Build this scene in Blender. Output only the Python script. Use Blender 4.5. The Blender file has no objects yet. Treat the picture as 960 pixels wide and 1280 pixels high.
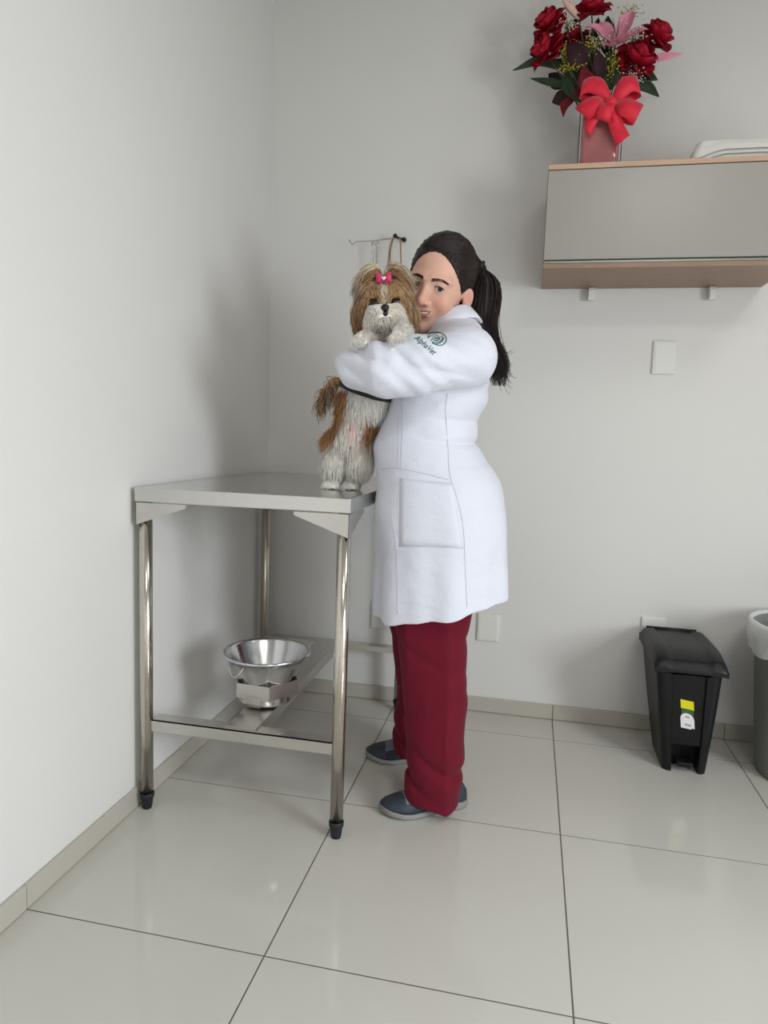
import bpy, bmesh, math, random
import numpy as np
from mathutils import Vector, Matrix
from mathutils.bvhtree import BVHTree
random.seed(7); RNG = np.random.default_rng(11)
scene = bpy.context.scene
COL = scene.collection

# ------------------------------------------------------------------ camera
F_PX = 865.4
C = np.array([1.01886, -2.59572, 1.04652])
YAW, PITCH, ROLL = -0.20568, 0.11181, 0.03382
def cam_axes():
    f0 = np.array([math.sin(YAW), math.cos(YAW), 0]); r0 = np.array([math.cos(YAW), -math.sin(YAW), 0]); u0 = np.array([0, 0, 1.])
    f = math.cos(PITCH)*f0 - math.sin(PITCH)*u0; u = math.cos(PITCH)*u0 + math.sin(PITCH)*f0
    return math.cos(ROLL)*r0 + math.sin(ROLL)*u, math.cos(ROLL)*u - math.sin(ROLL)*r0, f
CR, CU, CF = cam_axes()
cam = bpy.data.cameras.new('camera'); cam.sensor_fit = 'VERTICAL'; cam.sensor_height = 36.0
cam.lens = F_PX/1280*36; cam.clip_start = 0.05
camo = bpy.data.objects.new('camera', cam); COL.objects.link(camo)
camo.matrix_world = Matrix(((CR[0], CU[0], -CF[0], C[0]), (CR[1], CU[1], -CF[1], C[1]), (CR[2], CU[2], -CF[2], C[2]), (0, 0, 0, 1)))
scene.camera = camo
def ray(x, y): return CF + (x-480)/F_PX*CR - (y-640)/F_PX*CU
def onY(x, y, Y=0.0):
    d = ray(x, y); return C + d*(Y-C[1])/d[1]
def onZ(x, y, Z=0.0):
    d = ray(x, y); return C + d*(Z-C[2])/d[2]

# ------------------------------------------------------------------ world, lights, exposure
world = bpy.data.worlds.new('world'); scene.world = world; world.use_nodes = True
world.node_tree.nodes['Background'].inputs[0].default_value = (0.75, 0.86, 1.0, 1)
world.node_tree.nodes['Background'].inputs[1].default_value = 0.6
def area(name, loc, target, sx, sy, power, col):
    l = bpy.data.lights.new(name, 'AREA'); l.shape = 'RECTANGLE'; l.size = sx; l.size_y = sy; l.energy = power; l.color = col
    o = bpy.data.objects.new(name, l); COL.objects.link(o); o.location = loc
    o.rotation_euler = (Vector(target)-Vector(loc)).to_track_quat('-Z', 'Y').to_euler(); return o
ROOM_X, ROOM_Y, ROOM_Z = 3.9, -5.0, 2.75
WIN = (-3.3, -2.1, 0.6, 1.9)                     # window in the right wall: y0 y1 z0 z1
area('window_daylight', (ROOM_X-0.4, (WIN[0]+WIN[1])/2, (WIN[2]+WIN[3])/2), (0.0, (WIN[0]+WIN[1])/2-0.9, (WIN[2]+WIN[3])/2-2.4), 1.1, 1.2, 98, (0.88, 0.945, 1.0))
PANELS = ((2.45, -1.45, 7), (1.75, -3.05, 17))     # ceiling LED panels: x y watts
for px_, py_, pw_ in PANELS: area('ceiling_panel_light', (px_, py_, ROOM_Z-0.035), (px_, py_, 0), 0.58, 0.58, pw_, (1.0, 0.985, 0.955))
vs = scene.view_settings; vs.view_transform = 'Standard'; vs.look = 'None'; vs.gamma = 1.0; vs.use_curve_mapping = False
vs.exposure = -0.06

# ------------------------------------------------------------------ materials
def lin(r, g, b):
    f = lambda c: ((c/255+0.055)/1.055)**2.4 if c/255 > 0.04045 else c/255/12.92
    return (f(r), f(g), f(b))
def mat(name, col, rough=0.5, metal=0.0, var=0.06, vscale=8.0, bump=0.0, bscale=60.0, stretch=None, spec=0.5, trans=0.0, attr=None, sss=0.0, sheen=0.0, coat=0.0, rvar=0.0, ior=1.45, bdist=0.002):
    m = bpy.data.materials.new(name); m.use_nodes = True; nt = m.node_tree; N = nt.nodes; L = nt.links
    b = N['Principled BSDF']; b.inputs['Roughness'].default_value = rough; b.inputs['Metallic'].default_value = metal
    b.inputs['Specular IOR Level'].default_value = spec; b.inputs['IOR'].default_value = ior
    b.inputs['Transmission Weight'].default_value = trans; b.inputs['Coat Weight'].default_value = coat
    if sheen: b.inputs['Sheen Weight'].default_value = sheen
    if sss:
        b.inputs['Subsurface Weight'].default_value = sss; b.inputs['Subsurface Radius'].default_value = (0.9, 0.35, 0.2); b.inputs['Subsurface Scale'].default_value = 0.006
    tc = N.new('ShaderNodeTexCoord'); mp = N.new('ShaderNodeMapping'); L.new(tc.outputs['Object'], mp.inputs['Vector'])
    if stretch: mp.inputs['Scale'].default_value = stretch
    no = N.new('ShaderNodeTexNoise'); no.inputs['Scale'].default_value = vscale; no.inputs['Detail'].default_value = 4.0
    L.new(mp.outputs['Vector'], no.inputs['Vector'])
    mr = N.new('ShaderNodeMapRange'); mr.inputs[1].default_value = 0.25; mr.inputs[2].default_value = 0.75
    mr.inputs[3].default_value = 1-var; mr.inputs[4].default_value = 1+var; L.new(no.outputs['Fac'], mr.inputs[0])
    mx = N.new('ShaderNodeVectorMath'); mx.operation = 'SCALE'; L.new(mr.outputs[0], mx.inputs['Scale'])
    if attr:
        at = N.new('ShaderNodeAttribute'); at.attribute_name = attr; L.new(at.outputs['Color'], mx.inputs[0])
    else: mx.inputs[0].default_value = col
    L.new(mx.outputs[0], b.inputs['Base Color'])
    if rvar:
        r2 = N.new('ShaderNodeMapRange'); r2.inputs[1].default_value = 0.3; r2.inputs[2].default_value = 0.7
        r2.inputs[3].default_value = max(0, rough-rvar); r2.inputs[4].default_value = rough+rvar
        L.new(no.outputs['Fac'], r2.inputs[0]); L.new(r2.outputs[0], b.inputs['Roughness'])
    if bump:
        n2 = N.new('ShaderNodeTexNoise'); n2.inputs['Scale'].default_value = bscale; n2.inputs['Detail'].default_value = 3.0
        L.new(mp.outputs['Vector'], n2.inputs['Vector'])
        bp = N.new('ShaderNodeBump'); bp.inputs['Strength'].default_value = bump; bp.inputs['Distance'].default_value = bdist
        L.new(n2.outputs['Fac'], bp.inputs['Height']); L.new(bp.outputs['Normal'], b.inputs['Normal'])
    return m
def emat(name, col, strength):
    m = mat(name, col); b = m.node_tree.nodes['Principled BSDF']
    b.inputs['Emission Color'].default_value = (*col, 1); b.inputs['Emission Strength'].default_value = strength; return m
M = {}
M['wall'] = mat('wall_paint', lin(221, 219, 216), 0.62, var=0.012, vscale=2.5, bump=0.06, bscale=90, spec=0.3)
M['ceil'] = mat('ceiling_paint', lin(178, 176, 170), 0.8, var=0.01, spec=0.2)
M['tile'] = mat('porcelain_tile', lin(198, 195, 187), 0.1, var=0.02, vscale=3.5, spec=0.5, rvar=0.025)
M['grout'] = mat('grout', lin(104, 98, 88), 0.85, var=0.15, vscale=30)
M['base'] = mat('baseboard_tile', lin(184, 179, 168), 0.22, var=0.03, vscale=4)
M['steel'] = mat('brushed_stainless', lin(205, 202, 196), 0.3, 1.0, var=0.015, vscale=20, rvar=0.03)
M['steel_top'] = mat('stainless_sheet', lin(208, 207, 203), 0.2, 1.0, var=0.03, vscale=18, stretch=(10, 1, 1), rvar=0.05)
M['steel_tube'] = mat('polished_tube', lin(205, 199, 188), 0.17, 1.0, var=0.04, vscale=20, stretch=(1, 1, 10))
M['alu'] = mat('polished_aluminium', lin(214, 214, 216), 0.2, 1.0, var=0.05, vscale=14, bump=0.08, bscale=40, rvar=0.06)
M['rubber'] = mat('black_rubber', lin(26, 28, 32), 0.6, var=0.1)
M['black'] = mat('black_plastic', lin(18, 19, 20), 0.42, spec=0.35, var=0.08, vscale=20, bump=0.05, bscale=300)
M['grey_bin'] = mat('grey_plastic', lin(118, 120, 116), 0.42, var=0.05)
M['bag'] = mat('bag_film', lin(214, 216, 214), 0.3, var=0.05, bump=0.5, bscale=30, trans=0.25)
M['plate'] = mat('white_plastic', lin(226, 226, 220), 0.35, var=0.01)
M['dark'] = mat('dark_slot', lin(40, 40, 40), 0.6)
M['wood'] = mat('light_wood_laminate', lin(196, 164, 140), 0.45, var=0.09, vscale=7, stretch=(1.5, 14, 14))
M['wood2'] = mat('walnut_laminate', lin(150, 122, 104), 0.45, var=0.12, vscale=7, stretch=(1.5, 14, 14))
M['door'] = mat('grey_lacquer', lin(160, 155, 149), 0.28, var=0.01, spec=0.5)
M['alu_dark'] = mat('satin_profile', lin(150, 156, 146), 0.3, 0.8, var=0.03)
M['foam'] = mat('white_foam', lin(232, 232, 226), 0.6, var=0.02, bump=0.1, bscale=200)
M['glass'] = mat('clear_glass', (0.97, 0.99, 0.98), 0.02, trans=1.0, var=0.0, ior=1.3)

# ------------------------------------------------------------------ mesh helpers
def tag(o, label=None, cat=None, group=None, kind=None):
    if label: o['label'] = label
    if cat: o['category'] = cat
    if group: o['group'] = group
    if kind: o['kind'] = kind
    return o
def empty(name, loc=(0, 0, 0)):
    o = bpy.data.objects.new(name, None); COL.objects.link(o); o.location = loc; o.empty_display_size = 0.05; return o
def link(name, me, m, parent=None, loc=None, smooth=False):
    o = bpy.data.objects.new(name, me); COL.objects.link(o)
    if m is not None:
        me.materials.clear(); me.materials.append(m)
    if parent is not None:
        o.parent = parent; 
        if loc is None: o.location = -Vector(world_loc(parent))
    if loc is not None: o.location = loc
    if smooth: me.polygons.foreach_set('use_smooth', [True]*len(me.polygons))
    return o
def world_loc(o):
    v = Vector(o.location); p = o.parent
    while p is not None: v = v + Vector(p.location); p = p.parent
    return v
def bm_box(bm, lo, hi, bev=0.0, seg=2):
    r = bmesh.ops.create_cube(bm, size=1.0); vsx = r['verts']
    for v in vsx: v.co = Vector([(lo[i]+hi[i])/2 + v.co[i]*(hi[i]-lo[i]) for i in range(3)])
    if bev > 0:
        es = list({e for v in vsx for e in v.link_edges}); bmesh.ops.bevel(bm, geom=es, offset=bev, segments=seg, profile=0.5, affect='EDGES')
def bm_mesh(bm, name='m'):
    me = bpy.data.meshes.new(name); bmesh.ops.recalc_face_normals(bm, faces=bm.faces); bm.to_mesh(me); bm.free(); return me
def box(name, lo, hi, m, parent=None, bev=0.0, seg=2):
    bm = bmesh.new(); bm_box(bm, lo, hi, bev, seg); return link(name, bm_mesh(bm, name), m, parent)
def boxes(name, bl, m, parent=None, bev=0.0):
    bm = bmesh.new()
    for lo, hi in bl: bm_box(bm, lo, hi, bev)
    return link(name, bm_mesh(bm, name), m, parent)
def pydata(name, v, f, m, parent=None, smooth=True, loc=None):
    me = bpy.data.meshes.new(name); me.from_pydata([tuple(map(float, q)) for q in v], [], [tuple(map(int, q)) for q in f]); me.update()
    return link(name, me, m, parent, smooth=smooth, loc=loc)
def poly_prism(name, pts, axis, a, b, m, parent=None, bev=0.0):
    """extrude a 2-D outline along an axis from a to b"""
    def P(u, v, w): return {'x': (w, u, v), 'y': (u, w, v), 'z': (u, v, w)}[axis]
    bm = bmesh.new(); lo = [bm.verts.new(P(u, v, a)) for u, v in pts]; hi = [bm.verts.new(P(u, v, b)) for u, v in pts]
    n = len(pts); bm.faces.new(lo); bm.faces.new(hi[::-1])
    for i in range(n): bm.faces.new((lo[i], lo[(i+1) % n], hi[(i+1) % n], hi[i]))
    if bev: bmesh.ops.bevel(bm, geom=bm.edges[:], offset=bev, segments=2, profile=0.5, affect='EDGES')
    return link(name, bm_mesh(bm, name), m, parent)
def lathe_data(prof, n=32, cx=0, cy=0):
    v, f = [], []
    for r, z in prof:
        for k in range(n):
            a = 2*math.pi*k/n; v.append((cx+r*math.cos(a), cy+r*math.sin(a), z))
    for i in range(len(prof)-1):
        for k in range(n):
            k2 = (k+1) % n; f.append((i*n+k, i*n+k2, (i+1)*n+k2, (i+1)*n+k))
    return v, f
def lathe(name, prof, m, parent=None, n=32, cx=0, cy=0, smooth=True):
    v, f = lathe_data(prof, n, cx, cy); return pydata(name, v, f, m, parent, smooth)
def catmull(pts, n):
    pts = np.asarray(pts, float); k = len(pts)
    if k < 3: 
        t = np.linspace(0, 1, n)[:, None]; return pts[0]*(1-t)+pts[-1]*t
    P = np.vstack([2*pts[0]-pts[1], pts, 2*pts[-1]-pts[-2]])
    t = np.linspace(0, k-1-1e-9, n); i = t.astype(int); u = (t-i)[:, None]
    p0, p1, p2, p3 = P[i], P[i+1], P[i+2], P[i+3]
    return 0.5*((2*p1)+(-p0+p2)*u+(2*p0-5*p1+4*p2-p3)*u**2+(-p0+3*p1-3*p2+p3)*u**3)
def tube_data(path, rad, n=8, cap=True, flat=None):
    P = np.asarray(path, float); K = len(P); rad = np.broadcast_to(np.asarray(rad, float), (K,))
    T = np.gradient(P, axis=0); T /= np.linalg.norm(T, axis=1)[:, None]+1e-12
    up = np.array([0, 0, 1.]) if abs(T[0][2]) < 0.9 else np.array([0, 1., 0])
    v, f = [], []; U = np.cross(T[0], up); U /= np.linalg.norm(U)
    for i in range(K):
        U = U-T[i]*(U@T[i]); U /= np.linalg.norm(U)+1e-12; W = np.cross(T[i], U)
        for k in range(n):
            a = 2*math.pi*k/n; v.append(P[i]+rad[i]*(math.cos(a)*U+(flat or 1)*math.sin(a)*W))
    for i in range(K-1):
        for k in range(n):
            k2 = (k+1) % n; f.append((i*n+k, i*n+k2, (i+1)*n+k2, (i+1)*n+k))
    if cap:
        f.append(tuple(range(n))[::-1]); f.append(tuple((K-1)*n+k for k in range(n)))
    return v, f
def tube(name, path, rad, m, parent=None, n=8, smooth=True, flat=None):
    v, f = tube_data(path, rad, n, flat=flat); return pydata(name, v, f, m, parent, smooth)
def join_data(lst):
    v, f = [], []
    for a, b in lst:
        o = len(v); v.extend(a); f.extend([tuple(i+o for i in q) for q in b])
    return v, f

# ------------------------------------------------------------------ the room
T = 0.6; XA = 0.5521; Y2 = -0.787; G = 0.0017
floor = box('floor', (-0.1, ROOM_Y-0.1, -0.12), (ROOM_X+0.1, 0.1, -0.0005), M['grout'])
tag(floor, 'glossy beige-grey porcelain tile floor with dark grout lines', 'floor', kind='structure')
xs = [0.0]+[XA+T*k for k in range(0, 8) if XA+T*k < ROOM_X]+[ROOM_X]
ys = [0.0]+[Y2+T*k for k in range(1, -9, -1) if ROOM_Y < Y2+T*k < 0]+[ROOM_Y]
tiles = {}
for i in range(len(xs)-1):
    for j in range(len(ys)-1):
        w, d = xs[i+1]-xs[i], ys[j]-ys[j+1]
        key = (round(w, 3), round(d, 3))
        if key not in tiles:
            bm = bmesh.new(); bm_box(bm, (-w/2+G, -d/2+G, -0.01), (w/2-G, d/2-G, 0.0), 0.0004, 1); tiles[key] = bm_mesh(bm, 'floor_tile'); tiles[key].materials.append(M['tile'])
        o = bpy.data.objects.new('floor_tile', tiles[key]); COL.objects.link(o); o.parent = floor
        o.location = ((xs[i]+xs[i+1])/2, (ys[j]+ys[j+1])/2, 0)
wb = box('wall_back', (-0.1, 0.0, -0.12), (ROOM_X+0.1, 0.1, ROOM_Z+0.1), M['wall']); tag(wb, 'off-white painted back wall behind the woman', 'wall', kind='structure')
wl = box('wall_left', (-0.1, ROOM_Y, -0.12), (0.0, 0.0, ROOM_Z+0.1), M['wall']); tag(wl, 'off-white painted left wall beside the steel table', 'wall', kind='structure')
wf = box('wall_front', (-0.1, ROOM_Y-0.1, -0.12), (ROOM_X+0.1, ROOM_Y, ROOM_Z+0.1), M['wall']); tag(wf, 'off-white painted wall behind the camera', 'wall', kind='structure')
y0, y1, z0, z1 = WIN
wr = boxes('wall_right', [((ROOM_X, ROOM_Y, -0.12), (ROOM_X+0.1, y0, ROOM_Z+0.1)), ((ROOM_X, y1, -0.12), (ROOM_X+0.1, 0, ROOM_Z+0.1)),
     ((ROOM_X, y0, -0.12), (ROOM_X+0.1, y1, z0)), ((ROOM_X, y0, z1), (ROOM_X+0.1, y1, ROOM_Z+0.1))], M['wall'])
tag(wr, 'off-white painted right wall with the window', 'wall', kind='structure')
ce = box('ceiling', (-0.1, ROOM_Y, ROOM_Z), (ROOM_X+0.1, 0.1, ROOM_Z+0.1), M['ceil']); tag(ce, 'plain white ceiling above the room', 'ceiling', kind='structure')
wn = box('window_1', (ROOM_X+0.045, y0, z0), (ROOM_X+0.051, y1, z1), M['glass']); tag(wn, 'clear window pane in the right wall', 'window', kind='structure')
fr = 0.045
boxes('window_frame', [((ROOM_X+0.03, y0, z0), (ROOM_X+0.07, y0+fr, z1)), ((ROOM_X+0.03, y1-fr, z0), (ROOM_X+0.07, y1, z1)), ((ROOM_X+0.03, y0+fr, z0), (ROOM_X+0.07, y1-fr, z0+fr)),
     ((ROOM_X+0.03, y0+fr, z1-fr), (ROOM_X+0.07, y1-fr, z1)), ((ROOM_X+0.03, (y0+y1)/2-0.02, z0+fr), (ROOM_X+0.07, (y0+y1)/2+0.02, z1-fr))], M['plate'], wn)
for (px_, py_, _), lb in zip(PANELS, ('square white LED panel on the ceiling near the cabinet', 'square white LED panel on the ceiling behind the camera')):
    cl = empty('ceiling_light', (px_, py_, ROOM_Z)); tag(cl, lb, 'ceiling light'); a, b = 0.29, 0.32
    boxes('frame', [((px_-b, py_-b, ROOM_Z-0.03), (px_-a, py_+b, ROOM_Z)), ((px_+a, py_-b, ROOM_Z-0.03), (px_+b, py_+b, ROOM_Z)), ((px_-a, py_-b, ROOM_Z-0.03), (px_+a, py_-a, ROOM_Z)), ((px_-a, py_+a, ROOM_Z-0.03), (px_+a, py_+b, ROOM_Z))], M['plate'], cl)
    box('diffuser', (px_-a, py_-a, ROOM_Z-0.02), (px_+a, py_+a, ROOM_Z-0.012), emat('led_diffuser', (1, 0.97, 0.92), 2.0), cl)

# baseboards: cut tiles set on the wall foot
BH, BT = 0.057, 0.0095
bl = box('baseboard_left', (0, ROOM_Y, 0.001), (0.004, -0.0, BH-0.002), M['grout']); tag(bl, 'row of beige tile skirting along the left wall', 'baseboard', kind='structure')
for j in range(len(ys)-1): box('skirting_tile', (0.0, ys[j+1]+0.001, 0.0015), (BT, ys[j]-(0.001 if j else BT), BH), M['base'], bl, 0.0012, 1)
bb = box('baseboard_back', (0.01, -0.004, 0.001), (ROOM_X, 0, BH-0.002), M['grout']); tag(bb, 'row of beige tile skirting along the back wall', 'baseboard', kind='structure')
for i in range(len(xs)-1): box('skirting_tile', (xs[i]+(0.001 if i else 0.0), -BT, 0.0015), (xs[i+1]-0.001, 0, BH), M['base'], bb, 0.0012, 1)

# ------------------------------------------------------------------ steel examination table
TX0, TX1, TY0, TY1, TZ = 0.016, 0.597, -0.975, -0.075, 0.888
tb = empty('examination_table', ((TX0+TX1)/2, (TY0+TY1)/2, 0)); tag(tb, 'stainless steel examination table against the left wall under the dog', 'table')
bm = bmesh.new(); bm_box(bm, (TX0, TY0, TZ-0.037), (TX1, TY1, TZ), 0.0025, 2); link('tabletop', bm_mesh(bm), M['steel_top'], tb)
LR = 0.0172
LEGS = [(TX0+0.0195, TY0+0.022), (TX1-0.0195, TY0+0.022), (TX0+0.0195, TY1-0.022), (TX1-0.0195, TY1-0.022)]
for lx, ly in LEGS:
    lg = lathe('leg', [(0.0, 0.032), (LR, 0.032), (LR, TZ-0.04), (0.0, TZ-0.04)], M['steel_tube'], tb, 28, lx, ly)
    lathe('rubber_foot', [(0.0, 0.0), (0.0125, 0.0), (0.0135, 0.004), (0.0165, 0.026), (0.0195, 0.034), (0.0195, 0.045), (0.0175, 0.046)], M['rubber'], lg, 24, lx, ly)
zt = TZ-0.039
for x0, s in ((TX0+0.002, 1), (TX1-0.002, -1)):
    poly_prism('gusset_plate', [(x0, zt), (x0+s*0.143, zt), (x0+s*0.143, zt-0.009), (x0+s*0.04, zt-0.045), (x0, zt-0.06)], 'y', TY0+0.0015, TY0+0.0045, M['steel'], tb)
    poly_prism('gusset_plate', [(x0, zt), (x0+s*0.143, zt), (x0+s*0.143, zt-0.009), (x0+s*0.04, zt-0.045), (x0, zt-0.06)], 'y', TY1-0.0045, TY1-0.0015, M['steel'], tb)
for y0g, s in ((TY0+0.0015, 1), (TY1-0.0015, -1)):
    for x0 in (TX0+0.001, TX1-0.004):
        poly_prism('gusset_plate', [(y0g, zt), (y0g+s*0.143, zt), (y0g+s*0.143, zt-0.009), (y0g+s*0.04, zt-0.045), (y0g, zt-0.06)], 'x', x0, x0+0.003, M['steel'], tb)
for ly, s in ((TY0+0.022, 1), (TY1-0.022, -1)):
    boxes('crossbar', [((TX0+0.034, ly-0.004, 0.224), (TX1-0.034, ly-0.001, 0.256)), ((TX0+0.034, min(ly-0.004, ly+s*0.04), 0.253), (TX1-0.034, max(ly-0.001, ly+s*0.04), 0.256))] if s > 0 else
          [((TX0+0.034, ly-0.001, 0.224), (TX1-0.034, ly+0.002, 0.256)), ((TX0+0.034, ly-0.04, 0.253), (TX1-0.034, ly, 0.256))], M['steel'], tb)
BX = 0.305
boxes('centre_beam', [((BX-0.043, TY0+0.03, 0.2565), (BX+0.043, TY1-0.03, 0.2595)), ((BX-0.043, TY0+0.062, 0.226), (BX-0.040, TY1-0.062, 0.2565)), ((BX+0.040, TY0+0.062, 0.226), (BX+0.043, TY1-0.062, 0.2565))], M['steel'], tb)
BC = (0.298, -0.745)
def oct_ring(r0, r1, z0, z1, n=6, ph=0.0):
    v = []; 
    for r, z in ((r0, z0), (r0, z1), (r1, z1), (r1, z0)):
        for k in range(n):
            a = ph+2*math.pi*k/n; v.append((BC[0]+r*math.cos(a), BC[1]+r*math.sin(a), z))
    f = []
    for i in range(4):
        i2 = (i+1) % 4
        for k in range(n): k2 = (k+1) % n; f.append((i*n+k, i*n+k2, i2*n+k2, i2*n+k))
    return v, f
PH = math.radians(-64)
rg = pydata('bowl_bracket', *oct_ring(0.0975, 0.1005, 0.292, 0.334, 6, PH), M['steel'], tb, smooth=False)
for k in (-0.5, 2.5):
    a = PH+2*math.pi*k/6; ca, sa = math.cos(a), math.sin(a); r = 0.0855; tx, ty = -sa, ca
    sec = []
    for (rr, z, w) in ((r, 0.300, 0.026), (r, 0.278, 0.024), (r-0.006, 0.268, 0.020), (r-0.014, 0.2615, 0.018), (r-0.04, 0.2605, 0.018)):
        for ww in (-w, w): sec.append((BC[0]+rr*ca+tx*ww, BC[1]+rr*sa+ty*ww, z))
    v = list(sec)+[(q[0]+0.0025*ca, q[1]+0.0025*sa, q[2]) for q in sec]; f = []
    n = len(sec)
    for i in range(0, n-2, 2): f += [(i, i+1, i+3, i+2), (n+i, n+i+2, n+i+3, n+i+1), (i, i+2, n+i+2, n+i), (i+1, n+i+1, n+i+3, i+3)]
    pydata('strap', v, f, M['steel'], rg, smooth=False)
prof = [(0.0, 0.2635), (0.070, 0.2635), (0.076, 0.266), (0.079, 0.272), (0.0795, 0.300), (0.0815, 0.326), (0.0860, 0.336), (0.104, 0.372), (0.1195, 0.400), (0.1245, 0.4015), (0.127, 0.404), (0.127, 0.4075), (0.1245, 0.41), (0.1205, 0.4085),
        (0.1175, 0.403), (0.102, 0.372), (0.084, 0.337), (0.0795, 0.327), (0.0775, 0.3), (0.076, 0.272), (0.0, 0.2665)]
bw = empty('metal_bowl', (BC[0], BC[1], 0.2635)); tag(bw, 'polished aluminium bowl seated in the bracket below the table', 'bowl')
lathe('bowl_body', prof, M['alu'], bw, 56, *BC)
hp = [(BC[0]-0.075+0.05*t, BC[1]-0.1-0.012*math.sin(math.pi*t)-0.006*t, 0.39-0.028*math.sin(math.pi*t)) for t in np.linspace(0, 1, 14)]
tube('bail_handle', hp, 0.0018, M['alu'], bw, 6)

# ------------------------------------------------------------------ wall cabinet
KX0, KX1, KY, KZ0, KZ1 = 1.022, 1.742, -0.31, 1.578, 1.887
kb = empty('wall_cabinet', ((KX0+KX1)/2, -0.15, KZ0)); tag(kb, 'grey and wood flap-door cabinet mounted high on the back wall', 'cabinet')
box('top_panel', (KX0, KY, KZ1-0.015), (KX1, 0, KZ1), M['wood'], kb, 0.0008, 1)
box('bottom_panel', (KX0, KY+0.004, KZ0), (KX1, 0, KZ0+0.015), M['wood2'], kb, 0.0008, 1)
for x0 in (KX0, KX1-0.015): box('side_panel', (x0, KY+0.02, KZ0+0.0155), (x0+0.015, 0, KZ1-0.0155), M['wood2'], kb)
box('back_panel', (KX0+0.015, -0.006, KZ0+0.0155), (KX1-0.015, -0.002, KZ1-0.0155), M['wood2'], kb)
box('flap_door', (KX0+0.001, KY, KZ0+0.026), (KX1-0.001, KY+0.018, KZ1-0.018), M['door'], kb, 0.001, 1)
box('handle_profile', (KX0+0.001, KY+0.006, KZ0+0.0155), (KX1-0.001, KY+0.019, KZ0+0.0235), M['alu_dark'], kb, 0.001, 1)
for px_ in (740, 892):
    b0 = onY(px_, 362, -0.035)
    poly_prism('mounting_clip', [(-0.002, KZ0-0.001), (-0.028, KZ0-0.001), (-0.034, KZ0-0.012), (-0.034, KZ0-0.036), (-0.028, KZ0-0.043), (-0.010, KZ0-0.043), (-0.002, KZ0-0.03)], 'x', b0[0]-0.0105, b0[0]+0.0105, M['plate'], kb, 0.002)

# nested foam trays upside down on the cabinet
TRX0, TRX1, TRY0, TRY1 = 1.452, 1.74, -0.245, -0.02
def foam_tray(z0, z1, grow, label):
    n = 26; v, f = [], []
    def ring(inset, z, arch):
        pts = []
        x0, x1, y0, y1 = TRX0-grow+inset, TRX1+grow-inset, TRY0-grow+inset, TRY1+grow-inset; r = 0.02
        for s in range(4):
            cxs = [(x1-r, y0+r, -90), (x1-r, y1-r, 0), (x0+r, y1-r, 90), (x0+r, y0+r, 180)][s]
            for k in range(5):
                a = math.radians(cxs[2]+90*k/4); pts.append((cxs[0]+r*math.cos(a), cxs[1]+r*math.sin(a), z))
            nx = [(x1, y0+r, x1, y1-r), (x1-r, y1, x0+r, y1), (x0, y1-r, x0, y0+r), (x0+r, y0, x1-r, y0)][s]
            for k in range(1, 16):
                t = k/16; zz = z
                if s in (1, 3) and arch:
                    u = 1-((t-0.5)/0.5)**2; zz = z+arch*max(0, min(1, (u-0.12)*1.5))**0.8
                pts.append((nx[0]+(nx[2]-nx[0])*t, nx[1]+(nx[3]-nx[1])*t, zz))
        return pts
    rings = [ring(0.0, z0, 0.022), ring(0.008, z0+(z1-z0)*0.45, 0.012), ring(0.02, z1-0.005, 0), ring(0.026, z1, 0), ring(0.05, z1, 0), ring(0.05, z1-0.003, 0), ring(0.03, z1-0.004, 0), ring(0.023, z1-0.008, 0), ring(0.0115, z0+(z1-z0)*0.45, 0.012), ring(0.0035, z0, 0.022)]
    m_ = len(rings[0])
    for q in rings: v += q
    for i in range(len(rings)):
        i2 = (i+1) % len(rings)
        for k in range(m_): k2 = (k+1) % m_; f.append((i*m_+k, i*m_+k2, i2*m_+k2, i2*m_+k))
    f.append(tuple(4*m_+k for k in range(m_)))
    o = pydata('foam_tray', v, f, M['foam'], None, smooth=False); tag(o, label, 'tray', 'nested foam trays on the cabinet'); return o
foam_tray(KZ1+0.0006, KZ1+0.060, 0.0, 'white foam tray lying upside down on the cabinet, lowest of three')
foam_tray(KZ1+0.011, KZ1+0.070, 0.004, 'white foam tray nested upside down between two others on the cabinet')
foam_tray(KZ1+0.022, KZ1+0.081, 0.008, 'white foam tray at the top of the upside-down stack on cabinet')

# ------------------------------------------------------------------ wall plates
def wall_plate(name, p0, p1, label, cat, slots=False):
    a, b = onY(*p0), onY(*p1); x0, x1 = a[0], b[0]; zt_, zb_ = a[2], b[2]
    bm = bmesh.new(); bm_box(bm, (x0, -0.009, zb_), (x1, 0, zt_), 0.003, 2); me = bm_mesh(bm)
    root = empty(name, ((x0+x1)/2, 0, zb_)); tag(root, label, cat); link('cover', me, M['plate'], root)
    box('rim', (x0+0.006, -0.0105, zb_+0.006), (x1-0.006, -0.0085, zt_-0.006), M['plate'], root, 0.0008, 1)
    if slots:
        zc = zt_-0.028
        for dx in (-0.012, 0, 0.012):
            lathe_v = [(((x0+x1)/2+dx)+0.0028*math.cos(t), -0.0115, zc+(0.004 if dx == 0 else 0)+0.0028*math.sin(t)) for t in np.linspace(0, 2*math.pi, 12, endpoint=False)]
            pydata('socket_hole', lathe_v+[(q[0], -0.009, q[2]) for q in lathe_v], [tuple(range(12))]+[(k, 12+k, 12+(k+1) % 12, (k+1) % 12) for k in range(12)], M['dark'], root, smooth=False)
wall_plate('wall_plate', (817, 426.5), (843, 468), 'blank white cover plate on the wall below the cabinet', 'wall plate')
wall_plate('wall_plate', (597.5, 766), (622.5, 802), 'blank white cover plate low on the wall beside the coat hem', 'wall plate')
wall_plate('wall_outlet', (465, 752), (493, 787), 'white wall outlet beside the table leg, half hidden by the coat', 'outlet', True)
wall_plate('wall_plate', (802, 770), (830, 809), 'white cover plate just above the black pedal bin', 'wall plate')

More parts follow.
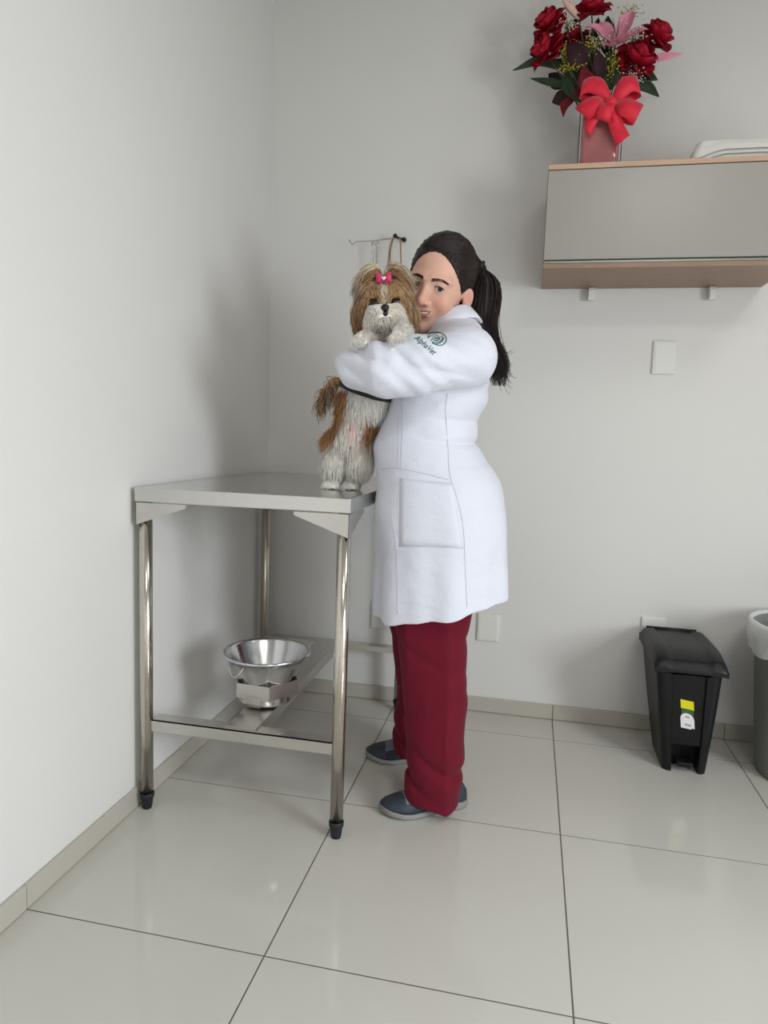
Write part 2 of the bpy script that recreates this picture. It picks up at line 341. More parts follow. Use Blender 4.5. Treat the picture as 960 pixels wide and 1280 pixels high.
# ------------------------------------------------------------------ black pedal bin
def rr_outline(cx, cy, hx, hy, r, notch=0.0, nw=0.05, n=6):
    """rounded rectangle, counter-clockwise, front side (−y) carries a notch"""
    pts = [(cx-nw, cy-hy), (cx-nw+0.003, cy-hy+notch), (cx-nw*0.33, cy-hy+notch), (cx+nw*0.33, cy-hy+notch), (cx+nw-0.003, cy-hy+notch), (cx+nw, cy-hy)]
    for sx, sy, a0 in ((1, -1, -90), (1, 1, 0), (-1, 1, 90), (-1, -1, 180)):
        for k in range(n+1):
            a = math.radians(a0+90*k/n); pts.append((cx+sx*(hx-r)+r*math.cos(a), cy+sy*(hy-r)+r*math.sin(a)))
    return pts
def loft(rings, cap0=True, cap1=True, closed=True):
    n = len(rings[0]); v = [p for r in rings for p in r]; f = []
    for i in range(len(rings)-1):
        for k in range(n if closed else n-1):
            k2 = (k+1) % n; f.append((i*n+k, i*n+k2, (i+1)*n+k2, (i+1)*n+k))
    if cap0: f.append(tuple(range(n))[::-1])
    if cap1: f.append(tuple((len(rings)-1)*n+k for k in range(n)))
    return v, f
pb = empty('pedal_bin', (1.553, -0.205, 0)); tag(pb, 'black plastic pedal bin with sticker against the back wall', 'trash bin')
rings = []
for z, cx, hx, yf, yb, r, nt, nw in ((0.0, 1.556, 0.066, -0.318, -0.115, 0.02, 0.055, 0.040), (0.012, 1.556, 0.0675, -0.320, -0.107, 0.022, 0.055, 0.040), (0.088, 1.553, 0.075, -0.328, -0.082, 0.022, 0.055, 0.044), (0.094, 1.553, 0.0755, -0.329, -0.080, 0.022, 0.007, 0.045),
          (0.2, 1.548, 0.086, -0.341, -0.064, 0.022, 0.007, 0.048), (0.34, 1.541, 0.098, -0.357, -0.052, 0.022, 0.007, 0.051), (0.352, 1.541, 0.099, -0.358, -0.05, 0.022, 0.007, 0.051)):
    rings.append([(x, y, z) for x, y in rr_outline(cx, (yf+yb)/2, hx, (yb-yf)/2, r, nt, nw)])
v, f = loft(rings); pydata('bin_body', v, f, M['black'], pb, smooth=False)
def lid_z(x, y):
    u = (x-1.541)/0.112; t = (y+0.205)/0.165
    z = 0.398+0.006*(1-u*u)-0.026*max(0, -t)**3-0.004*max(0, t)**2
    return z-0.006*(1 if abs(u) < 0.52 else 0)+0.0
N_ = 26; v, f = [], []
LX = np.linspace(1.541-0.108, 1.541+0.108, N_); LY = np.linspace(-0.372, -0.042, N_)
for j, y in enumerate(LY):
    for i, x in enumerate(LX):
        e = min((x-LX[0]), (LX[-1]-x), (y-LY[0]), (LY[-1]-y)); z = lid_z(x, y)-0.02*max(0, 1-e/0.016)**2
        v.append((x, y, z))
for j in range(N_-1):
    for i in range(N_-1): f.append((j*N_+i, j*N_+i+1, (j+1)*N_+i+1, (j+1)*N_+i))
loop = [i for i in range(N_)]+[j*N_+N_-1 for j in range(1, N_)]+[(N_-1)*N_+i for i in range(N_-2, -1, -1)]+[j*N_ for j in range(N_-2, 0, -1)]
o_ = len(v)
for i in loop: v.append((v[i][0], v[i][1], min(v[i][2]-0.012, 0.352)))
L_ = len(loop)
for k in range(L_): f.append((loop[k], o_+k, o_+(k+1) % L_, loop[(k+1) % L_]))
f.append(tuple(o_+k for k in range(L_))[::-1])
ld = pydata('lid', v, f, M['black'], pb, smooth=False)
me = ld.data
for po in me.polygons: po.use_smooth = len(po.vertices) == 4 and abs(po.normal.z) > 0.4
tube('hinge', [(1.455, -0.044, 0.39), (1.62, -0.044, 0.39)], 0.011, M['black'], ld, 10)
boxes('pedal', [((1.53, -0.318, 0.022), (1.582, -0.272, 0.032)), ((1.535, -0.322, 0.018), (1.577, -0.316, 0.034))], M['black'], pb, 0.002)
def bin_face(x, z):  # point on the recessed front panel
    return (x, np.interp(z, [0.094, 0.2, 0.34], [-0.329, -0.341, -0.357])+0.007-0.0012, z)
ang = math.radians(-8)
def stick(name, pts, m, parent, off=0.0):
    P = []
    for (u, w) in pts:
        x = 1.5495+u*math.cos(ang)-w*math.sin(ang)*-1; z = 0.2+u*math.sin(ang)+w*math.cos(ang)
        q = bin_face(x-0.012*0, z); P.append((q[0], q[1]-off, q[2]))
    n = len(P); return pydata(name, P+[(a, b+0.0008, c) for a, b, c in P], [tuple(range(n))]+[(k, n+k, n+(k+1) % n, (k+1) % n) for k in range(n)], m, parent, smooth=False)
st = stick('sticker', [(-0.021, 0.017), (0.019, 0.017), (0.019, 0.047), (-0.021, 0.047)], mat('sticker_yellow', lin(222, 214, 20), 0.4, var=0.04), pb)
stick('green_band', [(-0.020, -0.012), (0.016, -0.012), (0.018, 0.018), (-0.019, 0.018)], mat('sticker_green', lin(58, 98, 62), 0.4, var=0.15, vscale=90), st)
arc = [(0.021*math.cos(t)-0.003, -0.018+0.021*math.sin(t)) for t in np.linspace(0, math.pi, 12)]
stick('white_label', arc+[(-0.024, -0.05), (0.008, -0.05), (0.009, -0.046), (0.018, -0.046)], mat('sticker_white', lin(226, 226, 226), 0.4, var=0.03), st, 0.0004)
stick('red_mark', [(-0.009, -0.012), (0.004, -0.012), (0.004, -0.007), (-0.009, -0.007)], mat('sticker_red', lin(205, 110, 120), 0.4), st, 0.0008)
stick('grey_mark', [(-0.012, -0.041), (0.007, -0.041), (0.007, -0.033), (-0.012, -0.033)], mat('sticker_grey', lin(160, 168, 165), 0.4, var=0.2, vscale=200), st, 0.0008)

# ------------------------------------------------------------------ grey bin with white liner
gb = empty('waste_bin', (1.955, -0.235, 0)); tag(gb, 'round grey bin with white plastic liner at the right edge', 'trash bin')
GX, GY = 1.955, -0.235
lathe('bin_body', [(0, 0.0), (0.155, 0.0), (0.163, 0.01), (0.2, 0.46), (0.212, 0.468), (0.212, 0.486), (0.204, 0.486), (0.196, 0.46), (0.158, 0.016), (0, 0.012)], M['grey_bin'], gb, 48, GX, GY)
n, v, f = 72, [], []
for (r, z, wob) in ((0.19, 0.36, .002), (0.2, 0.47, .001), (0.208, 0.497, .001), (0.2155, 0.497, .001), (0.2175, 0.485, .001), (0.2165, 0.45, .002), (0.2135, 0.42, .003), (0.211, 0.385, .004)):
    for k in range(n):
        a = 2*math.pi*k/n; w = wob*(math.sin(5*a+z*40)+0.7*math.sin(11*a+1.3)+0.5*math.sin(19*a+z*90))
        zz = z+(0.022*math.sin(2*a+0.6)+0.012*math.sin(5*a) if z < 0.4 and r > 0.2 else 0)
        v.append((GX+(r+w)*math.cos(a), GY+(r+w)*math.sin(a), zz))
for i in range(7):
    for k in range(n): k2 = (k+1) % n; f.append((i*n+k, i*n+k2, (i+1)*n+k2, (i+1)*n+k))
pydata('bin_liner', v, f, M['bag'], gb)

# ------------------------------------------------------------------ hook rail with instruments
M['chrome'] = mat('chrome_wire', lin(176, 172, 166), 0.2, 1.0, var=0.02)
M['lead'] = mat('tan_cord', lin(150, 112, 82), 0.7, var=0.15, vscale=60)
hk = empty('wall_hook', (0.5, 0, 1.75)); tag(hk, 'thin wire hook rail with black knobs on the back wall', 'hook')
Yh = -0.05
hp = [onY(436, 299.5, Yh-0.002), onY(440.5, 305.5, Yh), onY(445, 302.3, Yh), onY(455, 301.6, Yh), onY(467, 301, Yh), onY(480, 299.3, Yh), onY(492, 297.6, Yh+0.004), onY(497, 298, -0.03), onY(500, 298.5, -0.004)]
tube('wire', catmull(hp, 40), 0.0016, M['chrome'], hk, 8)
k1, k2 = onY(494, 295, Yh), onY(505, 299.5, -0.012)
tube('arm', [k1, onY(499, 297.5, -0.03), k2], 0.0035, M['rubber'], hk, 8)
for q, r in ((k1, 0.0085), (k2, 0.0088)):
    lathe('knob', [(0.0, q[2]-r), (r*0.7, q[2]-r*0.75), (r, q[2]), (r*0.7, q[2]+r*0.75), (0.0, q[2]+r)], M['rubber'], hk, 16, q[0], q[1])
wp = onY(507, 300, -0.012)
tube('wall_peg', [(k2[0], 0.0, k2[2]), (k2[0], -0.016, k2[2])], 0.006, M['rubber'], hk, 12)
def strip(name, pts, w, t, m, parent): return tube(name, catmull(pts, 24), w, m, parent, 8, flat=t)
cp = empty('steel_clamp', onY(470, 332, Yh)); tag(cp, 'steel clamp with two shanks hanging from the wire rail', 'clamp')
a0 = onY(470, 300.5, Yh); 
strip('shank', [onY(465.6, 303, Yh-0.004), onY(466.5, 315, Yh-0.004), onY(467.5, 345, Yh-0.004)], 0.0024, 0.5, M['chrome'], cp)
strip('shank', [onY(473, 304, Yh-0.004), onY(471.4, 311, Yh-0.004), onY(470.5, 345, Yh-0.004)], 0.0027, 0.6, M['chrome'], cp)
for xx in (466.5, 471.8):
    c_ = onY(xx, 303.6, Yh); th = np.linspace(0, 2*math.pi, 18)
    tube('finger_ring', [(c_[0]+0.0058*math.cos(t), c_[1]+0.002*math.sin(t), c_[2]-0.004+0.0075*math.sin(t)) for t in th], 0.0012, M['chrome'], cp, 6)
ldn = empty('tan_lead', onY(494, 340, Yh)); tag(ldn, 'tan looped cord lead hanging behind the dog and woman', 'lead')
strip('cord', [onY(482, 341, Yh-0.006), onY(485.5, 326, Yh-0.006), onY(487, 312, Yh-0.006), onY(490, 300, Yh-0.006), onY(492.5, 296.3, Yh-0.002), onY(491, 301, Yh+0.006), onY(488, 313, Yh+0.006), onY(487, 341, Yh+0.004)], 0.0021, 0.7, M['lead'], ldn)
strip('cord', [onY(497, 300, -0.035), onY(499, 297.6, -0.035), onY(500.5, 301, -0.04), onY(501, 320, -0.04), onY(501.5, 333, -0.04)], 0.0027, 0.7, M['lead'], ldn)
e_ = onY(501.5, 334, -0.04); lathe('cord_end', [(0, e_[2]-0.006), (0.004, e_[2]-0.004), (0.004, e_[2]+0.003), (0, e_[2]+0.005)], M['rubber'], ldn, 10, e_[0], e_[1])

# ------------------------------------------------------------------ vase and flowers on the cabinet
VX, VY, VZ = 1.176, -0.165, KZ1+0.0006
vw, vh = 0.066, 0.205
va = empty('flower_vase', (VX, VY, VZ)); tag(va, 'square clear glass vase lined with pink paper on the cabinet', 'vase')
def sq_ring(h, z, r=0.006, tw=0.0):
    return [(VX+x, VY+y, z) for x, y in rr_outline(0, 0, h, h, r, 0, h*0.5)]
v, f = loft([sq_ring(vw, VZ), sq_ring(vw, VZ+vh), sq_ring(vw-0.004, VZ+vh), sq_ring(vw-0.004, VZ+0.008)]); pydata('glass_body', v, f, M['glass'], va, smooth=False)
M['pinkp'] = mat('pink_paper', lin(201, 112, 116), 0.5, var=0.1, vscale=25, bump=0.5, bscale=26, coat=0.6)
rings = []
for z in np.linspace(VZ+0.010, VZ+vh-0.012, 12):
    rings.append([(x+0.0015*math.sin(40*z+9*y), y+0.0015*math.sin(55*z+60*x), z) for x, y, _ in sq_ring(vw-0.008, z, 0.012)])
v, f = loft(rings); pydata('paper_lining', v, f, M['pinkp'], va)
M['bow'] = mat('red_ribbon', lin(222, 18, 52), 0.5, var=0.06, vscale=50, bump=0.15, bscale=250, sheen=0.3)
bwv = empty('ribbon_bow', (0, 0, 0)); bwv.parent = va; bwv.location = (0, 0, 0)
def ribbon(name, centre, width, m, parent, th=0.0012):
    """centre: list of points, width: list of vectors (half width) per point"""
    P = catmull(centre, 26); W = catmull(width, 26); v = []
    for p, w in zip(P, W): v += [p-w, p+w]
    f = [(2*i, 2*i+1, 2*i+3, 2*i+2) for i in range(len(P)-1)]
    o = pydata(name, v, f, m, parent); so = o.modifiers.new('s', 'SOLIDIFY'); so.thickness = th; so.offset = 0; return o
YB = VY-vw-0.012
B = lambda x, y, dy=0.0: onY(x, y, YB+dy)
kn = B(764, 127, -0.012)
def wv(x, y, dy=0): d = B(764+x, 127+y)-B(764, 127); d[1] += dy; return d
ribbon('bow_loop', [kn, B(752, 110, -0.02), B(735, 106, -0.02), B(726, 114, -0.006), B(738, 121, 0.006), kn], [wv(1, -6), wv(2, -11), wv(2, -10), wv(2, -11, .01), wv(1, -8), wv(1, -5)], M['bow'], bwv)
ribbon('bow_loop', [kn, B(776, 112, -0.02), B(790, 104, -0.02), B(799, 108, -0.006), B(788, 119, 0.006), kn], [wv(1, -6), wv(-2, -12), wv(-2, -10), wv(-2, -14, .01), wv(-1, -8), wv(-1, -5)], M['bow'], bwv)
ribbon('bow_loop', [kn, B(752, 128, -0.025), B(738, 134, -0.024), B(728, 143, -0.012), B(740, 142, 0.002), kn], [wv(2, -5), wv(5, 8), wv(8, 9), wv(9, 7), wv(6, 8), wv(2, 5)], M['bow'], bwv)
ribbon('bow_loop', [kn, B(778, 132, -0.025), B(790, 138, -0.024), B(798, 144, -0.012), B(786, 145, 0.002), kn], [wv(2, -5), wv(-6, 9), wv(-8, 10), wv(-6, 12), wv(-6, 9), wv(-2, 5)], M['bow'], bwv)
ribbon('bow_loop', [kn, B(759, 133, -0.03), B(755, 144, -0.03), B(754, 151, -0.016), B(757, 146, 0.0), kn], [wv(6, 1), wv(9, 2), wv(9, 2), wv(9, 3), wv(8, 2), wv(5, 0)], M['bow'], bwv)
ribbon('bow_tail', [kn, B(767, 142, -0.02), B(771, 158, -0.012), B(779, 176, -0.014)], [wv(6, 2), wv(9, 1), wv(9, -3), wv(8, -7)], M['bow'], bwv)
ribbon('bow_tail', [kn, B(748, 140, -0.012), B(738, 155, -0.008), B(736, 166, -0.01)], [wv(5, 2), wv(6, 3), wv(6, 3), wv(4, 4)], M['bow'], bwv)
v, f = tube_data([B(759, 127, -0.02), B(762, 127, -0.026), B(766, 127, -0.026), B(769, 127, -0.02)], [0.007, 0.013, 0.013, 0.007], 12); pydata('bow_knot', v, f, M['bow'], bwv)

M['rose'] = mat('rose_petal', lin(156, 12, 38), 0.6, var=0.2, vscale=40, spec=0.25)
M['lily'] = mat('lily_petal', lin(214, 138, 158), 0.55, var=0.12, vscale=30)
M['bud'] = mat('lily_bud', lin(222, 180, 168), 0.55, var=0.12, vscale=20)
M['green'] = mat('leaf_green', lin(44, 60, 40), 0.5, spec=0.3, var=0.25, vscale=30)
M['burg'] = mat('leaf_burgundy', lin(46, 20, 26), 0.6, spec=0.3, var=0.25, vscale=30)
M['redleaf'] = mat('leaf_red', lin(104, 18, 32), 0.6, spec=0.3, var=0.2, vscale=30)
M['stem'] = mat('stem_green', lin(76, 92, 54), 0.5, var=0.2)
M['yellow'] = mat('goldenrod_yellow', lin(190, 164, 36), 0.7, var=0.2, vscale=80)
M['gyp'] = mat('tiny_white_flower', lin(226, 222, 206), 0.7, var=0.05)
NECK = np.array([VX, VY, VZ+vh*0.75])
def stem(parent, p, rad=0.0024, m='stem'):
    p = np.asarray(p, float); q = NECK+np.array([(p[0]-VX)*0.18, (p[1]-VY)*0.18, 0]); b = np.array([VX+(VX-p[0])*0.12, VY+(VY-p[1])*0.1, VZ+vh*0.35])
    tube('stem', catmull([p, p*0.45+q*0.55+np.array([0, 0, 0.012]), q, b], 18), rad, M[m], parent, 6)
def petal_mesh(name, L, W, cup, curl, m, nu=7, nv=7, tip=0.6, ruff=0.0, pinch=0.25):
    """petal: base at origin, growing +z, bulging to +y; cup bends its sides in, curl rolls the tip outward"""
    v, f = [], []
    for j in range(nv):
        t = j/(nv-1); w = W*(pinch+(1-pinch)*math.sin(math.pi*min(1, t*0.62+0.02))**0.8)*(1-max(0, (t-tip)/(1-tip))**2.2*0.96 if t > tip else 1)
        for i in range(nu):
            s = i/(nu-1)*2-1; x = w*s
            y = cup*W*(s*s)*-1*(0.4+0.6*math.sin(math.pi*t))+L*0.28*math.sin(math.pi*t*0.8)+curl*L*max(0, t-0.55)**2*2.2+ruff*math.sin(s*7+t*3)*t
            z = L*t-curl*L*0.7*max(0, t-0.7)**2*2
            v.append((x, y, z))
    for j in range(nv-1):
        for i in range(nu-1): f.append((j*nu+i, j*nu+i+1, (j+1)*nu+i+1, (j+1)*nu+i))
    me = bpy.data.meshes.new(name); me.from_pydata(v, [], f); me.update(); me.materials.append(m)
    me.polygons.foreach_set('use_smooth', [True]*len(f)); return me
ROSE = [petal_mesh('petal', 0.030, 0.014, 0.75, 0.1, M['rose']), petal_mesh('petal', 0.034, 0.020, 0.7, 0.35, M['rose'], ruff=0.0012), petal_mesh('petal', 0.036, 0.026, 0.45, 0.9, M['rose'], ruff=0.002)]
def put(me, name, parent, mtx, M0=None):
    o = bpy.data.objects.new(name, me); COL.objects.link(o); o.parent = parent
    o.matrix_basis = mtx; return o
def facing(axis):
    return Vector(axis).normalized().to_track_quat('Z', 'Y').to_matrix().to_4x4()
def rose(p, axis, s, label):
    p = np.asarray(p, float); R0 = facing(axis)
    r = empty('rose', p); tag(r, label, 'flower', 'dark red roses in the vase')
    k = 0
    for layer, cnt, tilt, rad, sc, zz in ((0, 3, -6, 0.002, 0.9, 0.008), (0, 4, 4, 0.005, 1.0, 0.005), (1, 5, 14, 0.007, 1.0, 0.002), (1, 5, 30, 0.008, 1.05, -0.002), (2, 5, 48, 0.008, 1.05, -0.004), (2, 5, 68, 0.008, 1.0, -0.006)):
        for i in range(cnt):
            k += 1; a = 2*math.pi*(i+0.37*layer+0.5*(k % 2))/cnt+random.uniform(-.2, .2)
            mtx = R0 @ Matrix.Rotation(a, 4, 'Z') @ Matrix.Translation((0, rad*s, zz*s-0.012*s)) @ Matrix.Rotation(math.radians(-(tilt+random.uniform(-7, 7))), 4, 'X') @ Matrix.Scale(s*sc*random.uniform(.92, 1.08), 4)
            put(ROSE[layer], 'petal', r, mtx)
    b = p-0.012*s*np.array(Vector(axis).normalized())
    stem(r, b); return r
def fp(x, y, Y): return onY(x, y, Y)
cam_d = lambda p: (C-np.asarray(p))/np.linalg.norm(C-np.asarray(p))
def outward(p, k=0.6):
    p = np.asarray(p); d = p-(NECK+np.array([0, 0, 0.03])); d /= np.linalg.norm(d); d = d+k*cam_d(p); return d/np.linalg.norm(d)
for (x, y, Y, s, lb) in ((684, 26, -0.18, 1.02, 'dark red rose at the upper left of the bouquet'), (679, 61, -0.20, 1.05, 'dark red rose at the lower left of the bouquet'),
        (716, 46, -0.13, 0.9, 'dark red rose half hidden behind yellow sprigs left of centre'), (739, 8, -0.16, 1.0, 'dark red rose at the top of the bouquet between bud and lily'),
        (824, 42, -0.17, 1.05, 'dark red rose at the far right of the bouquet'), (799, 70, -0.22, 1.15, 'large dark red rose right of centre below the pink lily')):
    p = fp(x, y, Y); rose(p, outward(p, 0.55), s*1.36, lb)
# lily
LP = petal_mesh('petal', 0.104, 0.027, 0.5, 0.75, M['lily'], 7, 10, 0.45, 0.0012, 0.2)
ly = fp(770, 47, -0.215); ax = np.array([0.0, -0.75, 0.62]); r = empty('lily', ly); tag(r, 'open pink lily at the top of the bouquet', 'flower')
R0 = facing(ax)
for i in range(6):
    a = 2*math.pi*i/6+(0.0 if i % 2 else 0.1)+0.5; put(LP, 'petal', r, R0 @ Matrix.Rotation(a, 4, 'Z') @ Matrix.Translation((0, 0.003, -0.02)) @ Matrix.Rotation(math.radians(-(30 if i % 2 else 42)), 4, 'X') @ Matrix.Scale(1.0 if i % 2 else 0.9, 4))
for i in range(5):
    a = 2*math.pi*i/5; d = R0 @ Vector((0.018*math.cos(a), 0.018*math.sin(a), 0.05)); tube('stamen', [ly, ly+np.array(d)*0.6, ly+np.array(d)], 0.0008, M['stem'], r, 5)
stem(r, ly-0.02*ax)
def spindle(name, a, b, w, m, parent=None, bend=(0, 0, 0)):
    P = catmull([a, (np.asarray(a)+b)/2+np.array(bend), b], 14); rr = [w*max(0.06, math.sin(math.pi*min(1, 0.08+t*0.92))**0.8) for t in np.linspace(0, 1, 14)]
    return tube(name, P, rr, m, parent, 10)
a, b = fp(724, 24, -0.17), fp(702, -4, -0.2); r = empty('lily_bud', a); tag(r, 'closed pale pink lily bud at the top left of the bouquet', 'flower'); spindle('bud', a, b, 0.012, M['bud'], r); stem(r, a)
# leaves
def leaf(a, b, w, m, label, bend=(0, 0, 0.02), face=None, name='leaf'):
    a, b = np.asarray(a, float), np.asarray(b, float); P = catmull([a, (a+b)/2+np.array(bend), b], 12); ax_ = (b-a)/np.linalg.norm(b-a)
    nrm = np.asarray(face if face is not None else cam_d(a)); side = np.cross(ax_, nrm); side /= np.linalg.norm(side); nn = np.cross(side, ax_)
    v, f = [], []
    for i, p in enumerate(P):
        t = i/11; ww = w*max(0.03, math.sin(math.pi*(t**0.8)*0.97+0.03))
        for s in (-1, -0.5, 0, 0.5, 1): v.append(p+side*ww*s+nn*(abs(s)**1.5*ww*0.35))
    for i in range(11):
        for k in range(4): f.append((i*5+k, i*5+k+1, (i+1)*5+k+1, (i+1)*5+k))
    r = empty(name, a); tag(r, label, 'leaf', 'foliage in the bouquet')
    o = pydata('blade', v, f, m, r); so = o.modifiers.new('s', 'SOLIDIFY'); so.thickness = 0.0006
    stem(r, a, 0.0018)
for a, b, w, m, lb, bd in (
    ((712, 88, -0.19), (641, 88, -0.17), 0.016, 'green', 'long dark green leaf reaching furthest left', (0, 0, 0.03)),
    ((716, 108, -0.18), (663, 98, -0.16), 0.012, 'green', 'short dark green leaf low on the left', (0, 0, 0.0)),
    ((720, 116, -0.2), (690, 128, -0.18), 0.022, 'burg', 'broad burgundy leaf drooping at the lower left', (-0.01, 0, 0.0)),
    ((722, 118, -0.2), (704, 146, -0.2), 0.014, 'redleaf', 'reddish brown leaf hanging beside the vase rim', (-0.02, 0, 0.0)),
    ((735, 85, -0.23), (708, 56, -0.24), 0.032, 'burg', 'large dark burgundy leaf left of centre', (0.0, -0.01, 0.0)),
    ((752, 100, -0.235), (746, 62, -0.25), 0.022, 'burg', 'upright dark burgundy leaf at the bouquet centre', (0, 0, 0)),
    ((738, 118, -0.24), (728, 84, -0.25), 0.026, 'redleaf', 'red leaf rising behind the left bow loop', (0, 0, 0)),
    ((706, 92, -0.2), (724, 128, -0.22), 0.018, 'green', 'dark green leaf crossing down to the vase', (-0.01, 0, 0.0)),
    ((792, 92, -0.19), (822, 100, -0.18), 0.018, 'green', 'rounded green leaf at the right of the bow', (0, 0, 0.008)),
    ((790, 104, -0.2), (824, 121, -0.19), 0.016, 'green', 'pointed green leaf lowest on the right', (0.005, 0, 0.01)),
    ((806, 76, -0.19), (853, 67, -0.2), 0.011, 'lily', 'narrow dusky pink leaf pointing right from the bouquet', (0, 0, 0.002)),
    ((776, 76, -0.17), (822, 22, -0.15), 0.008, 'burg', 'narrow dark leaf between lily and right rose', (0, 0, 0.0)),
    ((742, 60, -0.15), (748, 22, -0.14), 0.018, 'green', 'dark green leaf behind the top rose and lily', (0, 0, 0)),
    ((780, 80, -0.16), (790, 50, -0.15), 0.022, 'burg', 'dark leaf behind the pink lily', (0, 0, 0)),
    ((715, 70, -0.14), (690, 45, -0.13), 0.022, 'burg', 'dark leaf behind the left roses', (0, 0, 0)),
    ((762, 104, -0.2), (775, 76, -0.21), 0.02, 'burg', 'dark leaf just above the bow knot', (0, 0, 0)),
    ((746, 96, -0.2), (728, 40, -0.16), 0.026, 'burg', 'tall dark leaf behind the left centre sprigs', (0, 0, 0)),
    ((772, 92, -0.2), (806, 52, -0.19), 0.026, 'green', 'broad dark green leaf behind the large right rose', (0, 0, 0)),
    ((730, 96, -0.19), (694, 74, -0.18), 0.024, 'green', 'broad dark green leaf beside the lower left rose', (0, 0, 0)),
    ((784, 100, -0.19), (808, 88, -0.19), 0.022, 'burg', 'dark leaf under the large right rose', (0, 0, 0)),
    ((738, 104, -0.19), (706, 104, -0.2), 0.022, 'burg', 'dark leaf left of the bow under the yellow sprig', (0, 0, 0)),
    ((758, 70, -0.17), (760, 20, -0.15), 0.026, 'green', 'green leaf standing straight behind the lily throat', (0, 0, 0)),
    ((762, 114, -0.235), (764, 62, -0.225), 0.032, 'green', 'dark green leaf rising straight behind the bow knot', (0, 0, 0)),
    ((776, 108, -0.23), (786, 78, -0.235), 0.018, 'redleaf', 'red leaf rising behind the right bow loop', (0, 0, 0)),
    ((745, 110, -0.22), (716, 118, -0.23), 0.020, 'redleaf', 'red leaf lying just above the vase rim', (0, 0, 0)),
    ((705, 110, -0.15), (686, 92, -0.14), 0.024, 'burg', 'broad dark leaf under the lower left rose', (0, 0, 0))):
    leaf(fp(*a), fp(*b), w, M[m], lb, bd)
# tiny flower sprays: every tip a small ball on a thin stalk, one mesh per spray
def ball(c, r):
    c = np.asarray(c); v = [c+r*np.array(q) for q in ((1, 0, 0), (-1, 0, 0), (0, 1, 0), (0, -1, 0), (0, 0, 1), (0, 0, -1))]
    return v, [(0, 2, 4), (2, 1, 4), (1, 3, 4), (3, 0, 4), (2, 0, 5), (1, 2, 5), (3, 1, 5), (0, 3, 5)]
def spray(c, spread, n, rad, m, label, name, group):
    c = np.asarray(c); r = empty(name, c); tag(r, label, 'flower', group); balls, st_ = [], []
    for i in range(n):
        q = c+RNG.normal(0, 1, 3)*np.array(spread); balls.append(ball(q, rad*random.uniform(0.7, 1.3)))
        if i % 3 == 0: st_.append(tube_data([c-np.array([0, 0, spread[2]*1.5]), (c+q)/2, q], 0.0005, 4))
    o = pydata('blossoms', *join_data(balls), m, r); o['kind'] = 'stuff'
    pydata('stalks', *join_data(st_), M['stem'], r); stem(r, c-np.array([0, 0, spread[2]*1.5]), 0.0012)
for x, y, Y, lb in ((709, 30, -0.2, 'spray of tiny white blossoms between the left roses'), (750, 52, -0.235, 'spray of tiny white blossoms beside the lily'), (790, 97, -0.235, 'spray of tiny white blossoms above the right bow loop'), (794, 48, -0.22, 'spray of tiny white blossoms right of the lily')):
    spray(fp(x, y, Y), (0.016, 0.008, 0.013), 95, 0.0025, M['gyp'], lb, 'white_flower_spray', 'white filler sprays')
for x, y, Y, sp, lb in ((738, 56, -0.245, (0.016, 0.008, 0.016), 'yellow flower sprig at the bouquet centre left'), (714, 84, -0.235, (0.02, 0.008, 0.006), 'low yellow flower sprig above the left leaves'), (767, 80, -0.245, (0.012, 0.008, 0.022), 'yellow flower sprig below the lily'), (788, 14, -0.17, (0.016, 0.01, 0.014), 'yellow flower sprig at the top right behind the lily'), (706, 66, -0.23, (0.006, 0.006, 0.018), 'yellow flower sprig beside the lower left rose')):
    spray(fp(x, y, Y), sp, 70, 0.0026, M['yellow'], lb, 'yellow_flower_sprig', 'yellow filler sprigs')

# unseen dispenser-shaped box right of the view, added to cast its wall shadow
pd = empty('shadow_caster', (2.14, -0.1, 0.95)); tag(pd, 'unseen white wall box added right of the grey bin to cast a shadow', 'shadow caster')
bm = bmesh.new(); bm_box(bm, (2.0, -0.19, 0.98), (2.28, 0, 1.46), 0.03, 3); link('housing', bm_mesh(bm), M['plate'], pd)
box('caster_slot', (2.05, -0.16, 0.972), (2.23, -0.06, 0.981), M['dark'], pd)

# ------------------------------------------------------------------ implicit surfaces
def nrm(v): v = np.asarray(v, float); return v/np.linalg.norm(v)
def sph(c, r):
    c = np.asarray(c, float); return lambda P: np.sqrt(((P-c)**2).sum(1))-r
def ell(c, r, A=None):
    c = np.asarray(c, float); r = np.asarray(r, float)
    def f(P):
        q = P-c
        if A is not None: q = q@A
        k0 = np.sqrt(((q/r)**2).sum(1)); k1 = np.sqrt(((q/(r*r))**2).sum(1))+1e-9
        return k0*(k0-1)/k1
    return f
def rcone(a, b, ra, rb):
    a = np.asarray(a, float); b = np.asarray(b, float); ab = b-a; L2 = ab@ab
    def f(P):
        t = np.clip((P-a)@ab/L2, 0, 1); q = P-a-t[:, None]*ab
        return np.sqrt((q*q).sum(1))-(ra+(rb-ra)*t)
    return f
def chain(pts, rads): return [rcone(pts[i], pts[i+1], rads[i], rads[i+1]) for i in range(len(pts)-1)]
def smin(a, b, k):
    h = np.clip(0.5+0.5*(b-a)/k, 0, 1); return b*(1-h)+a*h-k*h*(1-h)
def smax(a, b, k): return -smin(-a, -b, k)
def axis(lo, hi, h, fine=None, hf=None):
    if fine is None: return np.arange(lo, hi+h, h)
    a, b = fine; return np.concatenate([np.arange(lo, a, h), np.arange(a, b, hf), np.arange(b, hi+h, h)])
def field(ops, P, active=None):
    d = np.full(len(P), 1.0)
    for i, (mode, k, fn) in enumerate(ops):
        if active is not None and not active[i]: continue
        if mode == '+': d = smin(d, fn(P), k)
        elif mode == '-': d = smax(d, -fn(P), k)
        elif mode == '&': d = smax(d, fn(P), k)
        elif mode == 'd': d = d+fn(P, d)
    return d
